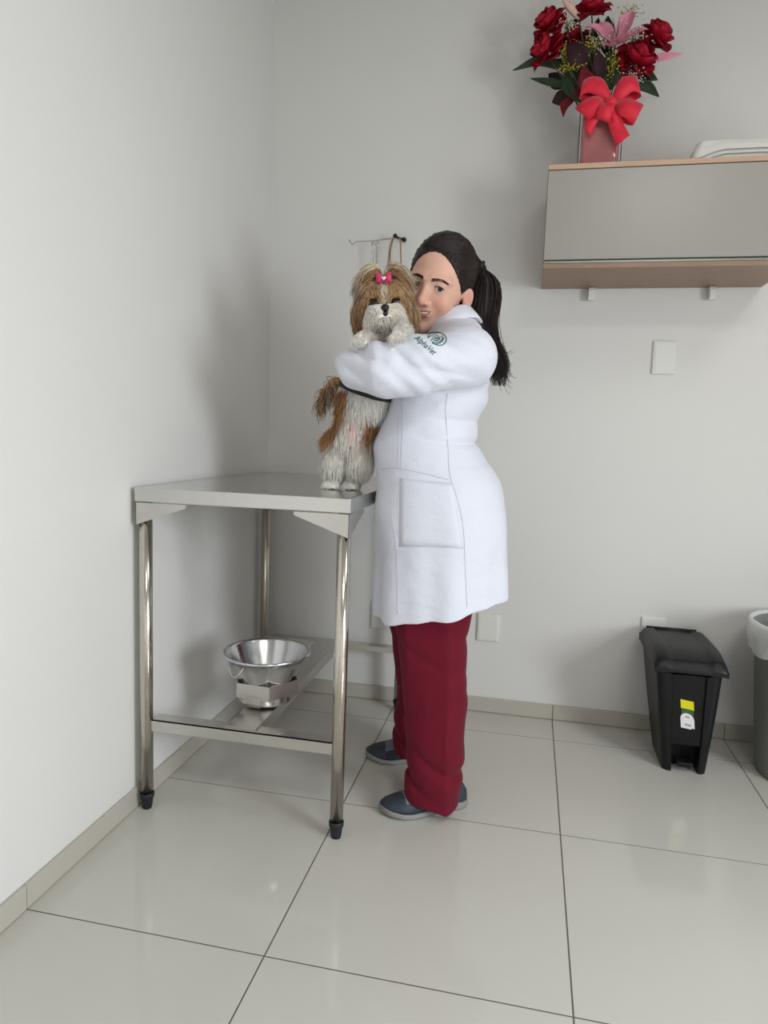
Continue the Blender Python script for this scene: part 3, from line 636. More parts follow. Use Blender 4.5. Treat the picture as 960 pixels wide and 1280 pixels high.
def surface(ops, xs, ys, zs, B=16, marg=0.02):
    nx, ny, nz = len(xs), len(ys), len(zs); D = np.ones((nx, ny, nz), np.float32)
    for i in range(0, nx, B):
        for j in range(0, ny, B):
            for k in range(0, nz, B):
                X, Y, Z = xs[i:i+B], ys[j:j+B], zs[k:k+B]
                lo = np.array([X[0], Y[0], Z[0]]); hi = np.array([X[-1], Y[-1], Z[-1]]); c = ((lo+hi)/2)[None]; h = np.linalg.norm(hi-lo)/2
                dc = field(ops, c)[0]
                if abs(dc) > h*1.25+marg: D[i:i+B, j:j+B, k:k+B] = np.sign(dc); continue
                act = [(m in '&d') or fn(c)[0] < h*1.2+kk*1.5+marg for m, kk, fn in [(o[0], o[1], o[2]) if o[0] != 'd' else ('d', 0, None) for o in ops]]
                G = np.stack(np.meshgrid(X, Y, Z, indexing='ij'), -1).reshape(-1, 3)
                D[i:i+B, j:j+B, k:k+B] = field(ops, G, act).reshape(len(X), len(Y), len(Z))
    S = D < 0; cnt = np.zeros((nx-1, ny-1, nz-1), np.int8)
    for a in (0, 1):
        for b in (0, 1):
            for c in (0, 1): cnt += S[a:nx-1+a, b:ny-1+b, c:nz-1+c]
    act = (cnt > 0) & (cnt < 8); I, J, K = np.nonzero(act); n = len(I); idx = -np.ones(act.shape, np.int64); idx[I, J, K] = np.arange(n)
    acc = np.zeros((n, 3)); w = np.zeros(n); AX = (xs, ys, zs)
    corners = [(a, b, c) for a in (0, 1) for b in (0, 1) for c in (0, 1)]
    for p in corners:
        for ax in range(3):
            if p[ax]: continue
            q = list(p); q[ax] = 1
            d0 = D[I+p[0], J+p[1], K+p[2]]; d1 = D[I+q[0], J+q[1], K+q[2]]; m = (d0 < 0) != (d1 < 0)
            t = np.where(m, d0/(d0-d1+1e-20), 0)
            P0 = np.stack([xs[I+p[0]], ys[J+p[1]], zs[K+p[2]]], 1); P1 = np.stack([xs[I+q[0]], ys[J+q[1]], zs[K+q[2]]], 1)
            acc[m] += (P0+(P1-P0)*t[:, None])[m]; w[m] += 1
    V = acc/w[:, None]; F = []
    for ax in range(3):
        sl0 = [slice(None)]*3; sl1 = [slice(None)]*3; sl0[ax] = slice(0, -1); sl1[ax] = slice(1, None)
        A, Bm = S[tuple(sl0)], S[tuple(sl1)]; e = np.argwhere(A != Bm)
        o1, o2 = [(1, 2), (2, 0), (0, 1)][ax]
        ok = (e[:, o1] > 0) & (e[:, o2] > 0) & (e[:, o1] < D.shape[o1]-1) & (e[:, o2] < D.shape[o2]-1); e = e[ok]
        inside = S[e[:, 0], e[:, 1], e[:, 2]]
        def cell(d1, d2):
            q = e.copy(); q[:, o1] += d1; q[:, o2] += d2; return idx[q[:, 0], q[:, 1], q[:, 2]]
        quad = np.stack([cell(-1, -1), cell(0, -1), cell(0, 0), cell(-1, 0)], 1); quad[~inside] = quad[~inside][:, ::-1]; F.append(quad)
    return V, np.concatenate(F)
def np_mesh(name, V, F):
    me = bpy.data.meshes.new(name); me.vertices.add(len(V)); me.vertices.foreach_set('co', np.asarray(V, np.float32).ravel())
    n = len(F); k = F.shape[1]; me.loops.add(n*k); me.loops.foreach_set('vertex_index', F.astype(np.int32).ravel())
    me.polygons.add(n); me.polygons.foreach_set('loop_start', np.arange(0, n*k, k, dtype=np.int32)); me.polygons.foreach_set('use_smooth', np.ones(n, bool))
    me.update(calc_edges=True); me.validate(); return me
def set_col(me, cols):
    a = me.color_attributes.new('tint', 'FLOAT_COLOR', 'POINT'); c = np.ones((len(me.vertices), 4), np.float32); c[:, :3] = cols; a.data.foreach_set('color', c.ravel())
def relax(V, F, it=1, lam=0.5):
    for _ in range(it):
        S = np.zeros_like(V); n = np.zeros(len(V))
        for a, b in ((0, 1), (1, 2), (2, 3), (3, 0)):
            np.add.at(S, F[:, a], V[F[:, b]]); np.add.at(S, F[:, b], V[F[:, a]]); np.add.at(n, F[:, a], 1); np.add.at(n, F[:, b], 1)
        V = V+lam*(S/n[:, None]-V)
    return V
def lofted(tab, y_is='z'):
    """elliptic column: rows (z, x_front, x_back, cy, half_depth), spline-smoothed"""
    tab = np.array(sorted(tab)); S = catmull(tab, 160); zz = S[:, 0]
    def f(P):
        z = P[:, 2]; xf = np.interp(z, zz, S[:, 1]); xb = np.interp(z, zz, S[:, 2]); cy = np.interp(z, zz, S[:, 3]); b = np.interp(z, zz, S[:, 4])
        a = (xb-xf)/2; cx = (xb+xf)/2; u = np.abs((P[:, 0]-cx)/a); v = np.abs((P[:, 1]-cy)/b)
        k = (u**2.2+v**2.2)**(1/2.2); return smax((k-1)*np.minimum(a, b)*0.9, z-zz[-1], 0.012)
    f.zz = (zz[0], zz[-1]); return f
def strands(name, paths, rad, cols, m, parent, taper=0.25):
    """many tapered 3-sided hairs in one mesh; paths (N,K,3), rad (N,), cols (N,3) or (N,K,3)"""
    P = np.asarray(paths, float); N, K, _ = P.shape; Tn = np.gradient(P, axis=1); Tn /= np.linalg.norm(Tn, axis=2, keepdims=True)+1e-12
    ref = np.where(np.abs(Tn[..., 2:3]) < 0.85, np.array([0, 0, 1.]), np.array([1., 0, 0])); U = np.cross(Tn, ref); U /= np.linalg.norm(U, axis=2, keepdims=True)+1e-12; W = np.cross(Tn, U)
    prof = np.interp(np.linspace(0, 1, K), [0, 0.3, 0.75, 1], [0.9, 1, 0.8, taper]); R = np.asarray(rad)[:, None]*prof[None]
    V = np.stack([P+R[..., None]*(math.cos(a)*U+math.sin(a)*W) for a in (0, 2.094, 4.189)], 2).reshape(-1, 3)
    b = (np.arange(N)[:, None]*K+np.arange(K-1)[None]).ravel()*3; F = np.concatenate([np.stack([b+k, b+(k+1) % 3, b+3+(k+1) % 3, b+3+k], 1) for k in range(3)])
    me = np_mesh(name, V, F); c = np.asarray(cols, float)
    if c.ndim == 2: c = np.repeat(c[:, None], K, 1)
    set_col(me, np.repeat(c[:, :, None], 3, 2).reshape(-1, 3)); return link(name, me, m, parent)
L3 = lambda *a: np.array(lin(*a))

# ------------------------------------------------------------------ the woman
M['skin'] = mat('skin', lin(214, 166, 144), 0.5, var=0.03, vscale=60, attr='tint', sss=0.12, bump=0.03, bscale=400)
M['coat'] = mat('coat_cotton', lin(217, 219, 230), 0.75, var=0.012, vscale=12, bump=0.55, bscale=13, bdist=0.012, stretch=(1, 1, 1.6), sheen=0.2, spec=0.25)
M['seam'] = mat('seam_thread', lin(196, 198, 210), 0.8)
M['trousers'] = mat('burgundy_cotton', lin(104, 17, 37), 0.85, var=0.06, vscale=14, bump=0.4, bscale=14, bdist=0.008, sheen=0.05, spec=0.2)
M['hair'] = mat('dark_hair', lin(34, 24, 23), 0.45, var=0.2, vscale=30, attr='tint', spec=0.35)
M['thread'] = mat('green_thread', lin(28, 92, 78), 0.7, var=0.1, vscale=200)
M['shoe'] = mat('navy_shoe', lin(52, 57, 68), 0.6, var=0.12, vscale=60, bump=0.15, bscale=500)
M['knit'] = mat('shoe_knit', lin(112, 118, 130), 0.8, var=0.45, vscale=260, bump=0.5, bscale=600)
M['sole'] = mat('shoe_sole', lin(138, 139, 137), 0.6, var=0.06)
M['eyew'] = mat('eye_white', lin(222, 214, 208), 0.15, var=0.02); M['iris'] = mat('brown_iris', lin(46, 28, 20), 0.1, var=0.3, vscale=300); M['pupil'] = mat('pupil', (0.004, 0.004, 0.004), 0.05)
M['teeth'] = mat('teeth', lin(232, 226, 214), 0.3, var=0.03)
YT = -0.69                                             # depth of the body's middle
TH, RH, HS = math.radians(20), math.radians(13), 1.05
eye_mid = onY(533.5, 358.3, -0.775)
vd = nrm(eye_mid-C); rt = nrm(np.cross(vd, [0, 0, 1])); rt = nrm(rt+0.0338*np.array([0, 0, 1])); upv = np.cross(rt, vd)
HF = -vd*math.cos(TH)-rt*math.sin(TH); HX0 = nrm(np.cross(HF, upv))*-1; HZ0 = np.cross(HX0, -HF)*1
HX0 = nrm(np.cross(upv, HF)); HZ0 = np.cross(HF, HX0)
HX = HX0*math.cos(RH)-HZ0*math.sin(RH); HZ = HZ0*math.cos(RH)+HX0*math.sin(RH)
HM = np.stack([HX, -HF, HZ], 1)                        # columns: image-right, back, up
HO = eye_mid-HM@np.array([0, -0.086, 0.0])*HS
def hw(p): return HO+HM@(np.asarray(p, float)*HS)
def hloc(P): return ((P-HO)@HM)/HS
def H(fn): return lambda P: fn(hloc(P))*HS
ops = []
def add(k, fn): ops.append(('+', k, fn))
def sub(k, fn): ops.append(('-', k, fn))
NB = onY(566, 416, YT+0.01)                            # neck base
# torso, arms, legs under the clothes
S_n = onY(582, 446, -0.815); M_n = onY(523, 456, -0.905); E_n = onY(482, 463, -0.925); F_n = onY(450, 460, -0.905); W_n = onY(436, 456, -0.83)
S_f = np.array([0.83, -0.53, 1.27]); E_f = np.array([0.78, -0.46, 1.04]); W_f = np.array([0.665, -0.525, 1.09])
chest = onY(560, 470, YT); belly = onY(538, 570, YT); pelv = onY(550, 640, YT)
add(0.02, rcone(NB+np.array([0.0, 0, -0.10]), belly+np.array([0.0, 0, 0]), 0.085, 0.09)); add(0.03, rcone(belly, pelv, 0.09, 0.12))
add(0.03, rcone(S_f, S_n, 0.042, 0.042))
for pts, rr in (([S_n, M_n, E_n, F_n, W_n], [0.044, 0.042, 0.038, 0.033, 0.026]), ([S_f, E_f, W_f], [0.042, 0.038, 0.027])):
    for fn in chain(pts, rr): add(0.012, fn)
KN, AN = onY(543, 850, -0.765), onY(549, 985, -0.745); KF, AF = onY(528, 850, -0.50), onY(528, 945, -0.455)
for k_, a_, yy in ((KN, AN, -0.77), (KF, AF, -0.54)):
    for fn in chain([np.array([pelv[0], yy, pelv[2]-0.06]), k_, a_+np.array([0.0, 0, 0.03])], [0.055, 0.045, 0.034]): add(0.015, fn)
# hands: palm plus five fingers
def hand(w, d, n, spread, curl, flip):
    """w wrist, d pointing direction, n palm normal (side the fingers curl to), spread across"""
    d, n, s = nrm(d), nrm(n), nrm(spread); pc = w+d*0.055
    ops.append(('+', 0.008, rcone(w, w+d*0.03, 0.026, 0.028)))
    for q in (-0.022, 0, 0.022): ops.append(('+', 0.01, rcone(w+d*0.02+s*q*0.7, w+d*0.085+s*q*1.25, 0.015, 0.0125)))
    for q, L in zip((-0.0285, -0.0095, 0.0095, 0.0285), (0.07, 0.078, 0.073, 0.058)):
        p0 = w+d*0.085+s*q; dirs = [nrm(d*math.cos(a)+n*math.sin(a)) for a in curl]; p1 = p0+dirs[0]*L*0.45; p2 = p1+dirs[1]*L*0.32; p3 = p2+dirs[2]*L*0.25
        for fn in chain([p0, p1, p2, p3], [0.0098, 0.0088, 0.0078, 0.0068]): ops.append(('+', 0.004, fn))
    t0 = w+d*0.03-s*0.026; t1 = t0+nrm(d*0.6-s*0.8+n*0.25)*0.038; t2 = t1+nrm(d*0.9-s*0.2+n*0.4)*0.03
    for fn in chain([w+d*0.015-s*0.012, t0, t1, t2], [0.016, 0.0125, 0.0105, 0.0085]): ops.append(('+', 0.006, fn))
hand(W_n, [-0.02, 1, 0.0], [1, 0.1, 0], [0, 0, -1], [0.35, 0.95, 1.35], 1)
hand(W_f, [-0.9, -0.33, 0.12], [-0.2, -1, 0], [0, 0, -1], [0.3, 0.8, 1.2], 1)
# head
add(0.02, rcone(NB-np.array([0, 0, 0.03]), hw((0, 0.022, -0.075)), 0.062, 0.053))
nh = len(ops)
add(0.03, H(ell((0, 0.016, 0.034), (0.0775, 0.098, 0.094)))); add(0.025, H(ell((0, -0.028, -0.030), (0.0625, 0.064, 0.082))))
add(0.02, H(ell((0, -0.045, -0.088), (0.034, 0.034, 0.026)))); add(0.012, H(sph((0, -0.070, -0.099), 0.0175)))
for s in (-1, 1):
    add(0.018, H(sph((s*0.037, -0.0615, -0.030), 0.0275))); add(0.015, H(rcone((s*0.010, -0.086, 0.020), (s*0.046, -0.068, 0.020), 0.0085, 0.009)))
    sub(0.012, H(sph((s*0.031, -0.102, 0.000), 0.0165)))
add(0.010, H(rcone((0, -0.084, 0.012), (0, -0.104, -0.028), 0.0075, 0.0095))); add(0.007, H(sph((0, -0.1065, -0.034), 0.0118)))
for s in (-1, 1): add(0.005, H(ell((s*0.0125, -0.095, -0.0375), (0.0085, 0.011, 0.0075)))); sub(0.003, H(sph((s*0.007, -0.104, -0.0455), 0.0032)))
add(0.012, H(ell((0, -0.082, -0.058), (0.029, 0.015, 0.020))))
MO = [(-0.0320, -0.0780, -0.0490), (-0.0165, -0.0905, -0.0600), (0, -0.0945, -0.0628), (0.0165, -0.0905, -0.0600), (0.0320, -0.0780, -0.0490)]
lipU = [H(rcone(np.array(MO[i])+(0, 0, 0.0045 if i else 0.001), np.array(MO[i+1])+(0, 0, 0.0045 if i < 3 else 0.001), 0.0036 if i else 0.0022, 0.0036 if i < 3 else 0.0022)) for i in range(4)]
lipL = [H(rcone(np.array(MO[i])+(0, 0.001, -0.0058 if i else -0.001), np.array(MO[i+1])+(0, 0.001, -0.0058 if i < 3 else -0.001), 0.0046 if i else 0.002, 0.0046 if i < 3 else 0.002)) for i in range(4)]
for fn in lipU+lipL: add(0.004, fn)
for i in range(4): sub(0.0025, H(rcone(np.array(MO[i])+(0, -0.002, 0), np.array(MO[i+1])+(0, -0.002, 0), 0.0034 if i else 0.001, 0.0034 if i < 3 else 0.001)))
for s in (-1, 1):
    add(0.005, H(sph((s*0.0312, -0.0735, 0.001), 0.0150)))
    Aeye = np.array(Matrix.Rotation(s*0.10, 3, 'Y')); sub(0.0012, H(ell((s*0.0312, -0.0895, 0.0005), (0.0140, 0.012, 0.0058), Aeye)))
    Aear = np.array(Matrix.Rotation(-s*0.75, 3, 'Z')); add(0.006, H(ell((s*0.0815, 0.011, -0.014), (0.0062, 0.0150, 0.0270), Aear))); sub(0.003, H(ell((s*0.0850, 0.003, -0.010), (0.0058, 0.0090, 0.0175), Aear)))
V, F = surface(ops, axis(0.42, 1.02, 0.0055, (HO[0]-0.12, HO[0]+0.12), 0.0021), axis(-1.0, -0.36, 0.0055, (HO[1]-0.13, HO[1]+0.13), 0.0021), axis(0.02, 1.60, 0.0055, (HO[2]-0.14, HO[2]+0.16), 0.0021))
me = np_mesh('person', V, F)
q = hloc(V); base = np.tile(L3(216, 170, 150), (len(V), 1))
def blend(mask, col):
    global base; base = base*(1-mask[:, None])+np.array(col)*mask[:, None]
isH = (np.abs(q[:, 0]) < 0.1) & (q[:, 2] > -0.13)
for s in (-1, 1): blend(0.45*np.exp(-(((q-np.array([s*0.040, -0.075, -0.034]))/np.array([.022, .03, .02]))**2).sum(1)), L3(214, 128, 118))
blend(0.35*np.exp(-(((q-np.array([0, -0.115, -0.034]))/np.array([.016, .016, .014]))**2).sum(1)), L3(206, 130, 118))
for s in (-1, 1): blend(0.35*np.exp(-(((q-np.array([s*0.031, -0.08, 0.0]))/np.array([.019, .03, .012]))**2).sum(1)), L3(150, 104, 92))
for s in (-1, 1): blend(0.5*np.exp(-(((q-np.array([s*0.084, 0.008, -0.016]))/np.array([.02, .02, .026]))**2).sum(1)), L3(206, 128, 112))
lipd = np.min([fn(V) for fn in lipU+lipL], 0); blend(np.clip(1-(lipd-0.0005)/0.002, 0, 1)*0.85*isH, L3(176, 92, 92))
slit = np.min([H(rcone(MO[i], MO[i+1], 0.0016, 0.0016))(V) for i in range(4)], 0); blend(np.clip(1-slit/0.0012, 0, 1)*isH, L3(92, 40, 40))
set_col(me, base)
person = link('person', me, M['skin']); tag(person, 'smiling dark-haired woman in white lab coat and burgundy trousers hugging the dog', 'person')
def disc(name, c, n, r, h, m, parent, seg=20):
    R_ = np.array(Vector(n).to_track_quat('Z', 'Y').to_matrix()); prof = [(r, 0), (r, h*0.6), (r*0.8, h), (0, h)]
    v, f = lathe_data(prof, seg); return pydata(name, [np.asarray(c)+R_@np.array(p_) for p_ in v], f, m, parent)
def uvsphere(c, r, n=20):
    prof = [(r*math.sin(t), -r*math.cos(t)) for t in np.linspace(0, math.pi, n)]; v, f = lathe_data(prof, n*2); return [np.asarray(c)+np.array(p_) for p_ in v], f
cam_local = hloc(C[None])[0]
for s in (-1, 1):
    ec = np.array([s*0.0312, -0.0735, 0.0005]); v, f = uvsphere(hw(ec), 0.0132*HS); ey = pydata('eyeball', v, f, M['eyew'], person)
    gz = nrm(cam_local-ec); c1 = hw(ec+gz*0.01235); gw = HM@gz
    disc('iris', c1, gw, 0.0060*HS, 0.0009, M['iris'], ey); disc('pupil', c1+gw*0.0009, gw, 0.0028*HS, 0.0003, M['pupil'], ey)
    lid = [hw((s*(0.0312+dx), -0.0735-math.sqrt(max(1e-6, 0.0152**2-dx*dx))*0.985, 0.0066-20*dx*dx+0.06*dx*0-(0.0016 if abs(dx) > 0.011 else 0))) for dx in np.linspace(-0.0125, 0.0135, 14)]
    tube('eyelashes', lid, [0.0007]+[0.0012]*12+[0.0006], M['pupil'], person, 6)
pts = [hw(np.array(m_)+(0, 0.0035, 0.001)) for m_ in MO[0:]]; tube('teeth', catmull(pts, 14), 0.0031, M['teeth'], person, 8)
BV = BVHTree.FromPolygons([Vector(p_) for p_ in V], [tuple(int(a) for a in p_) for p_ in F])
def on_face(x, z):   # point on the face surface at local x, z
    o = hw((x, -0.2, z)); hit = BV.ray_cast(Vector(o), Vector(-HF)); return np.array(hit[0]) if hit[0] is not None else None
for s in (-1, 1):
    hairs, hc = [], []
    for i in range(150):
        t = random.random(); x = s*(0.010+0.040*t); zc = 0.0165+0.0060*math.sin(math.pi*min(1, t*0.85+0.1))-0.004*max(0, t-0.6); z = zc-0.001+random.uniform(-1, 1)*0.0040*(1-0.65*t)
        a = on_face(x, z); b = on_face(x+s*0.007, z+0.0022-0.004*t)
        if a is None or b is None: continue
        m_ = (a+b)/2+HF*0.0008; hairs.append([a, m_, b+HF*0.0004]); hc.append(L3(40, 28, 25))
    strands('eyebrow', hairs, np.full(len(hairs), 0.00055), hc, M['hair'], person)

# hair: cap pulled back to a tie, ponytail of many strands
TIE = onY(597, 338, HO[1]+0.055); tl = hloc(TIE[None])[0]
hop = [('+', 0.02, H(ell((0, 0.020, 0.036), (0.0835, 0.1035, 0.0995)))), ('+', 0.02, H(ell((0, 0.045, -0.015), (0.072, 0.072, 0.062))))]
n0 = nrm([0, 0.088, 0.074])
hop.append(('&', 0.006, H(lambda P: -((P-np.array([0, -0.0735, 0.078]))@n0)+0.010*np.cos(P[:, 0]*34)-0.004)))
for s in (-1, 1): hop.append(('-', 0.006, H(ell((s*0.086, 0.004, -0.028), (0.026, 0.026, 0.042)))))
def groove(P, d):
    p_ = hloc(P)-np.array([tl[0]*0.3, tl[1], tl[2]]); a = np.arctan2(p_[:, 0], p_[:, 2]+0.02); return 0.0007*np.sin(a*46+2*np.sin(p_[:, 1]*60))+0.0006*np.sin(a*23)
hop.append(('d', 0, groove)); hop.append(('+', 0.012, sph(TIE, 0.024)))
Vh, Fh = surface(hop, axis(HO[0]-0.14, HO[0]+0.16, 0.0026), axis(HO[1]-0.15, HO[1]+0.16, 0.0026), axis(HO[2]-0.14, HO[2]+0.17, 0.0026))
mh = np_mesh('hair', Vh, Fh); set_col(mh, np.tile(L3(34, 25, 24), (len(Vh), 1))); hair = link('hair', mh, M['hair'], person)
BH_ = BVHTree.FromPolygons([Vector(p_) for p_ in Vh], [tuple(int(a) for a in p_) for p_ in Fh])
paths, pr, pc = [], [], []
cen = hw((0, 0.02, 0.03))
for i in range(1300):
    ph = random.uniform(-1, 1)*2.15; l0 = np.array([0.088*math.sin(ph), -0.075+0.05*abs(ph)**1.4*0.5, 0.030+0.085*math.cos(ph)]); d0 = nrm(l0-np.array([0, 0.02, 0.03])); d1 = nrm(tl-np.array([0, 0.02, 0.03])); pts = []
    jit = RNG.normal(0, 0.06, 3); t0_ = random.uniform(-0.4, 0.2); ok_ = True
    for t in np.linspace(t0_, 1, 9):
        d_ = nrm(d0*(1-t)+d1*t+jit*math.sin(math.pi*t)*0.5+np.array([0, 0, 0.25*math.sin(math.pi*t)*0])); w_ = HM@d_
        hit = BH_.ray_cast(Vector(cen+w_*0.3), Vector(-w_)); ok_ = ok_ and hit[0] is not None; pts.append(np.array(hit[0])+w_*0.0006 if hit[0] is not None else cen+w_*0.1)
    if not ok_ or np.max(np.linalg.norm(np.diff(pts, axis=0), axis=1)) > 0.05: continue
    paths.append(pts); pr.append(random.uniform(0.0005, 0.0010)); b_ = random.uniform(0.7, 1.7); pc.append(L3(38, 28, 26)*b_)
strands('hair_strands', paths, pr, pc, M['hair'], hair)
PT = [(597, 338, 0.024), (606, 352, 0.036), (605, 376, 0.042), (601, 402, 0.040), (609, 428, 0.033), (621, 453, 0.031), (624, 482, 0.018)]
YP = HO[1]+0.055
pcs = catmull([onY(x, y, YP) for x, y, r in PT], 22); prs = catmull([[r, 0, 0] for x, y, r in PT], 22)[:, 0]
pv, pf = tube_data(pcs, prs*np.interp(np.linspace(0, 1, 22), [0, 0.7, 1], [0.84, 0.8, 0.15]), 18, flat=0.8); po = pydata('ponytail', pv, pf, M['hair'], hair); set_col(po.data, np.tile(L3(28, 21, 20), (len(pv), 1)))
paths, pr, pc = [], [], []
rtv = nrm(np.cross(CF, [0, 0, 1]))
for i in range(1100):
    a = random.uniform(0, 2*math.pi); rr = random.uniform(0.55, 1.06) if i % 12 else random.uniform(1.0, 1.25); off = rr*np.array([math.cos(a), math.sin(a)]); cut = 1.04-0.34*random.random()**0.8; K = 12; w1, w2 = random.uniform(-.3, .3), random.uniform(0, 6)
    pts = []
    for t in np.linspace(0, cut, K):
        u = min(t, 1)*21; j = min(int(u), 20); c_ = pcs[j]+(pcs[j+1]-pcs[j])*(u-j); r_ = prs[j]+(prs[j+1]-prs[j])*(u-j)
        o = off+np.array([w1*math.sin(t*7+w2), 0])*t
        pts.append(c_+rtv*o[0]*r_+np.array([0, 0.8, 0])*o[1]*r_+(np.array([0, 0, -0.02])*(t-1) if t > 1 else 0))
    paths.append(pts); pr.append(random.uniform(0.0006, 0.0013)); pc.append(L3(40, 29, 27)*random.uniform(0.6, 1.6))
for i in range(70):   # loose wisps at the end and the parting
    t0_ = random.uniform(0.6, 0.98); j = int(t0_*20); a0 = pcs[j]+rtv*random.uniform(-0.3, 1)*prs[j]; e = a0+rtv*random.uniform(0.0, 0.045)+np.array([0, random.uniform(-.02, .02), random.uniform(-0.07, 0.005)])
    m_ = (a0+e)/2+np.array([0, 0, -0.012]); paths.append(catmull([a0, m_, e], 12)); pr.append(0.0007); pc.append(L3(52, 36, 32))
strands('ponytail_strands', paths, pr, pc, M['hair'], hair)
tube('hair_tie', [TIE+0.025*(math.cos(t)*nrm(np.cross([0, 0, 1], rtv))+math.sin(t)*nrm([0.6*rtv[0], 0, 0.8])) for t in np.linspace(0, 2*math.pi, 24)], 0.005, M['rubber'], hair, 8)

# lab coat
rows = [(412, 556, 594, 0.085), (424, 540, 602, 0.118), (440, 520, 606, 0.142), (467, 500, 611, 0.150), (495, 486, 609, 0.145), (520, 479, 599, 0.140), (540, 470, 595, 0.142), (560, 464, 599, 0.150), (590, 461, 620, 0.164), (612, 462, 629, 0.172), (650, 464.5, 633, 0.178), (697, 465.5, 635, 0.182), (744, 464, 637, 0.187), (800, 463, 638, 0.19)]
tab = []
for y, xl, xr, b in rows:
    YF = YT-0.05; l, r_ = onY(xl, y, YF), onY(xr, y, YT); tab.append(((l[2]+r_[2])/2, max(l[0], 0.6005 if y > 560 else 0), r_[0], YT, b))
body = lofted(tab); cops = [('+', 0.03, body)]
for fn in chain([S_n, M_n, E_n, F_n, W_n], [0.070, 0.066, 0.0625, 0.051, 0.037]): cops.append(('+', 0.028, fn))
for fn in chain([S_f, E_f, W_f], [0.07, 0.06, 0.044]): cops.append(('+', 0.028, fn))
cops.append(('+', 0.04, rcone(NB+np.array([0.0, 0, -0.015]), S_n+np.array([0, 0.02, 0.0]), 0.066, 0.07))); cops.append(('+', 0.04, rcone(NB+np.array([0.0, 0, -0.015]), S_f, 0.066, 0.066)))
hemz = lambda P: (0.545+0.075*np.clip((P[:, 0]-0.62)/0.36, 0, 1)**1.6)-P[:, 2]
cops.append(('&', 0.004, hemz))
neckA, neckB = NB+np.array([0, 0, -0.06]), NB+nrm(hw((0, 0.02, -0.06))-NB)*0.12
cops.append(('-', 0.006, rcone(neckA, neckB, 0.058, 0.066)))
inner = lofted([(z, a+0.014, b-0.014, c, d-0.014) for z, a, b, c, d in tab]); cops.append(('-', 0.004, lambda P: np.maximum(inner(P), P[:, 2]-0.66)))
def gw_(x, c, w): return np.exp(-((x-c)/w)**2)
def ridge(p): return 2.2*(1-np.abs(np.sin(p/2)))**1.6-0.75
def folds(P, d):
    x, y, z = P[:, 0], P[:, 1], P[:, 2]
    arm = gw_(y, -0.95, 0.085)*gw_(z, 1.22, 0.11)*(x < 0.9)
    f = arm*(0.0058*ridge(66*(z+0.42*x)+2.2*np.sin(11*x+1))+0.0035*ridge(44*(z+0.85*x)+1.0)+0.0028*np.sin(120*(z+0.6*x)+3*np.sin(17*x)))
    f += gw_(x, 0.64, 0.05)*gw_(z, 1.255, 0.05)*gw_(y, -0.95, 0.08)*0.005*np.sin(125*x+20*z)
    f += gw_(z, 1.045, 0.05)*np.clip((x-0.72)/0.12, 0, 1)*0.006*ridge(105*(z+0.10*x)+3*np.sin(10*x))
    f += gw_(z, 1.14, 0.035)*np.clip((x-0.76)/0.1, 0, 1)*0.005*ridge(90*(z-0.3*x))
    sk = np.clip((0.95-z)/0.35, 0, 1); an = np.arctan2(y-YT, x-0.79); f += sk*(0.0038*np.sin(7*an+1.0)+0.0022*np.sin(13*an+4*z))
    f += 0.0035*gw_(z, 0.80, 0.12)*ridge(34*(z-0.55*x))*(y < YT)
    return f*np.clip(1-np.abs(d)/0.03, 0, 1)
cops.append(('d', 0, folds))
Vc, Fc = surface(cops, axis(0.44, 1.04, 0.0036), axis(-1.03, -0.38, 0.0036), axis(0.52, 1.42, 0.0036)); Vc = relax(Vc, Fc, 1, 0.4)
coat = link('lab_coat', np_mesh('lab_coat', Vc, Fc), M['coat'], person); coat['label'] = 'white knee-length lab coat with green sleeve embroidery'
BC_ = BVHTree.FromPolygons([Vector(p_) for p_ in Vc], [tuple(int(a) for a in p_) for p_ in Fc])
def hitc(x, y, off=0.0006):
    d = nrm(ray(x, y)); h_ = BC_.ray_cast(Vector(C), Vector(d))
    return (None, None) if h_[0] is None else (np.array(h_[0])+np.array(h_[1])*off, np.array(h_[1]))
def seam(pts, r=0.0007, n=40, name='seam', m='seam'):
    P = [hitc(*q_)[0] for q_ in catmull([(x, y) for x, y in pts], n)]; P = [p_ for p_ in P if p_ is not None]
    if len(P) > 3: tube(name, P, r, M[m], coat, 6)
seam([(559, 492), (557, 515), (560, 560), (562, 592), (572, 625), (579, 660), (581, 700), (584, 772)])
seam([(501, 498), (499, 540), (497.5, 586)]); seam([(505, 498), (503, 540), (501.5, 586)])
seam([(498, 683), (530, 683), (556, 684), (580, 685.5)], 0.0011); seam([(489, 590), (489, 640), (496, 690), (497, 768)], 0.0006)
seam([(476, 586), (500, 586), (530, 592), (561, 600)], 0.0008)
seam([(609, 478), (590, 484), (560, 487), (520, 490)], 0.0009)
# pocket panel laid on the skirt
g = []
for v_ in np.linspace(0, 1, 12):
    for u_ in np.linspace(0, 1, 12):
        a_ = np.array([500, 598])*(1-u_)+np.array([566, 604])*u_; b_ = np.array([499, 682])*(1-u_)+np.array([578, 685])*u_; q_ = a_*(1-v_)+b_*v_; g.append(hitc(q_[0], q_[1], 0.0006)[0])
if all(p_ is not None for p_ in g):
    po = pydata('pocket', g, [(j*12+i, j*12+i+1, (j+1)*12+i+1, (j+1)*12+i) for j in range(11) for i in range(11)], M['coat'], coat); so = po.modifiers.new('s', 'SOLIDIFY'); so.thickness = 0.0008; so.offset = 0
for (x, y, r) in ((490, 437, 0.0062), (469.5, 700, 0.0045), (467.5, 640, 0.0045)):
    p_, n_ = hitc(x, y, 0)
    if p_ is not None: disc('button', p_, n_, r, 0.002, M['plate'], coat, 18)
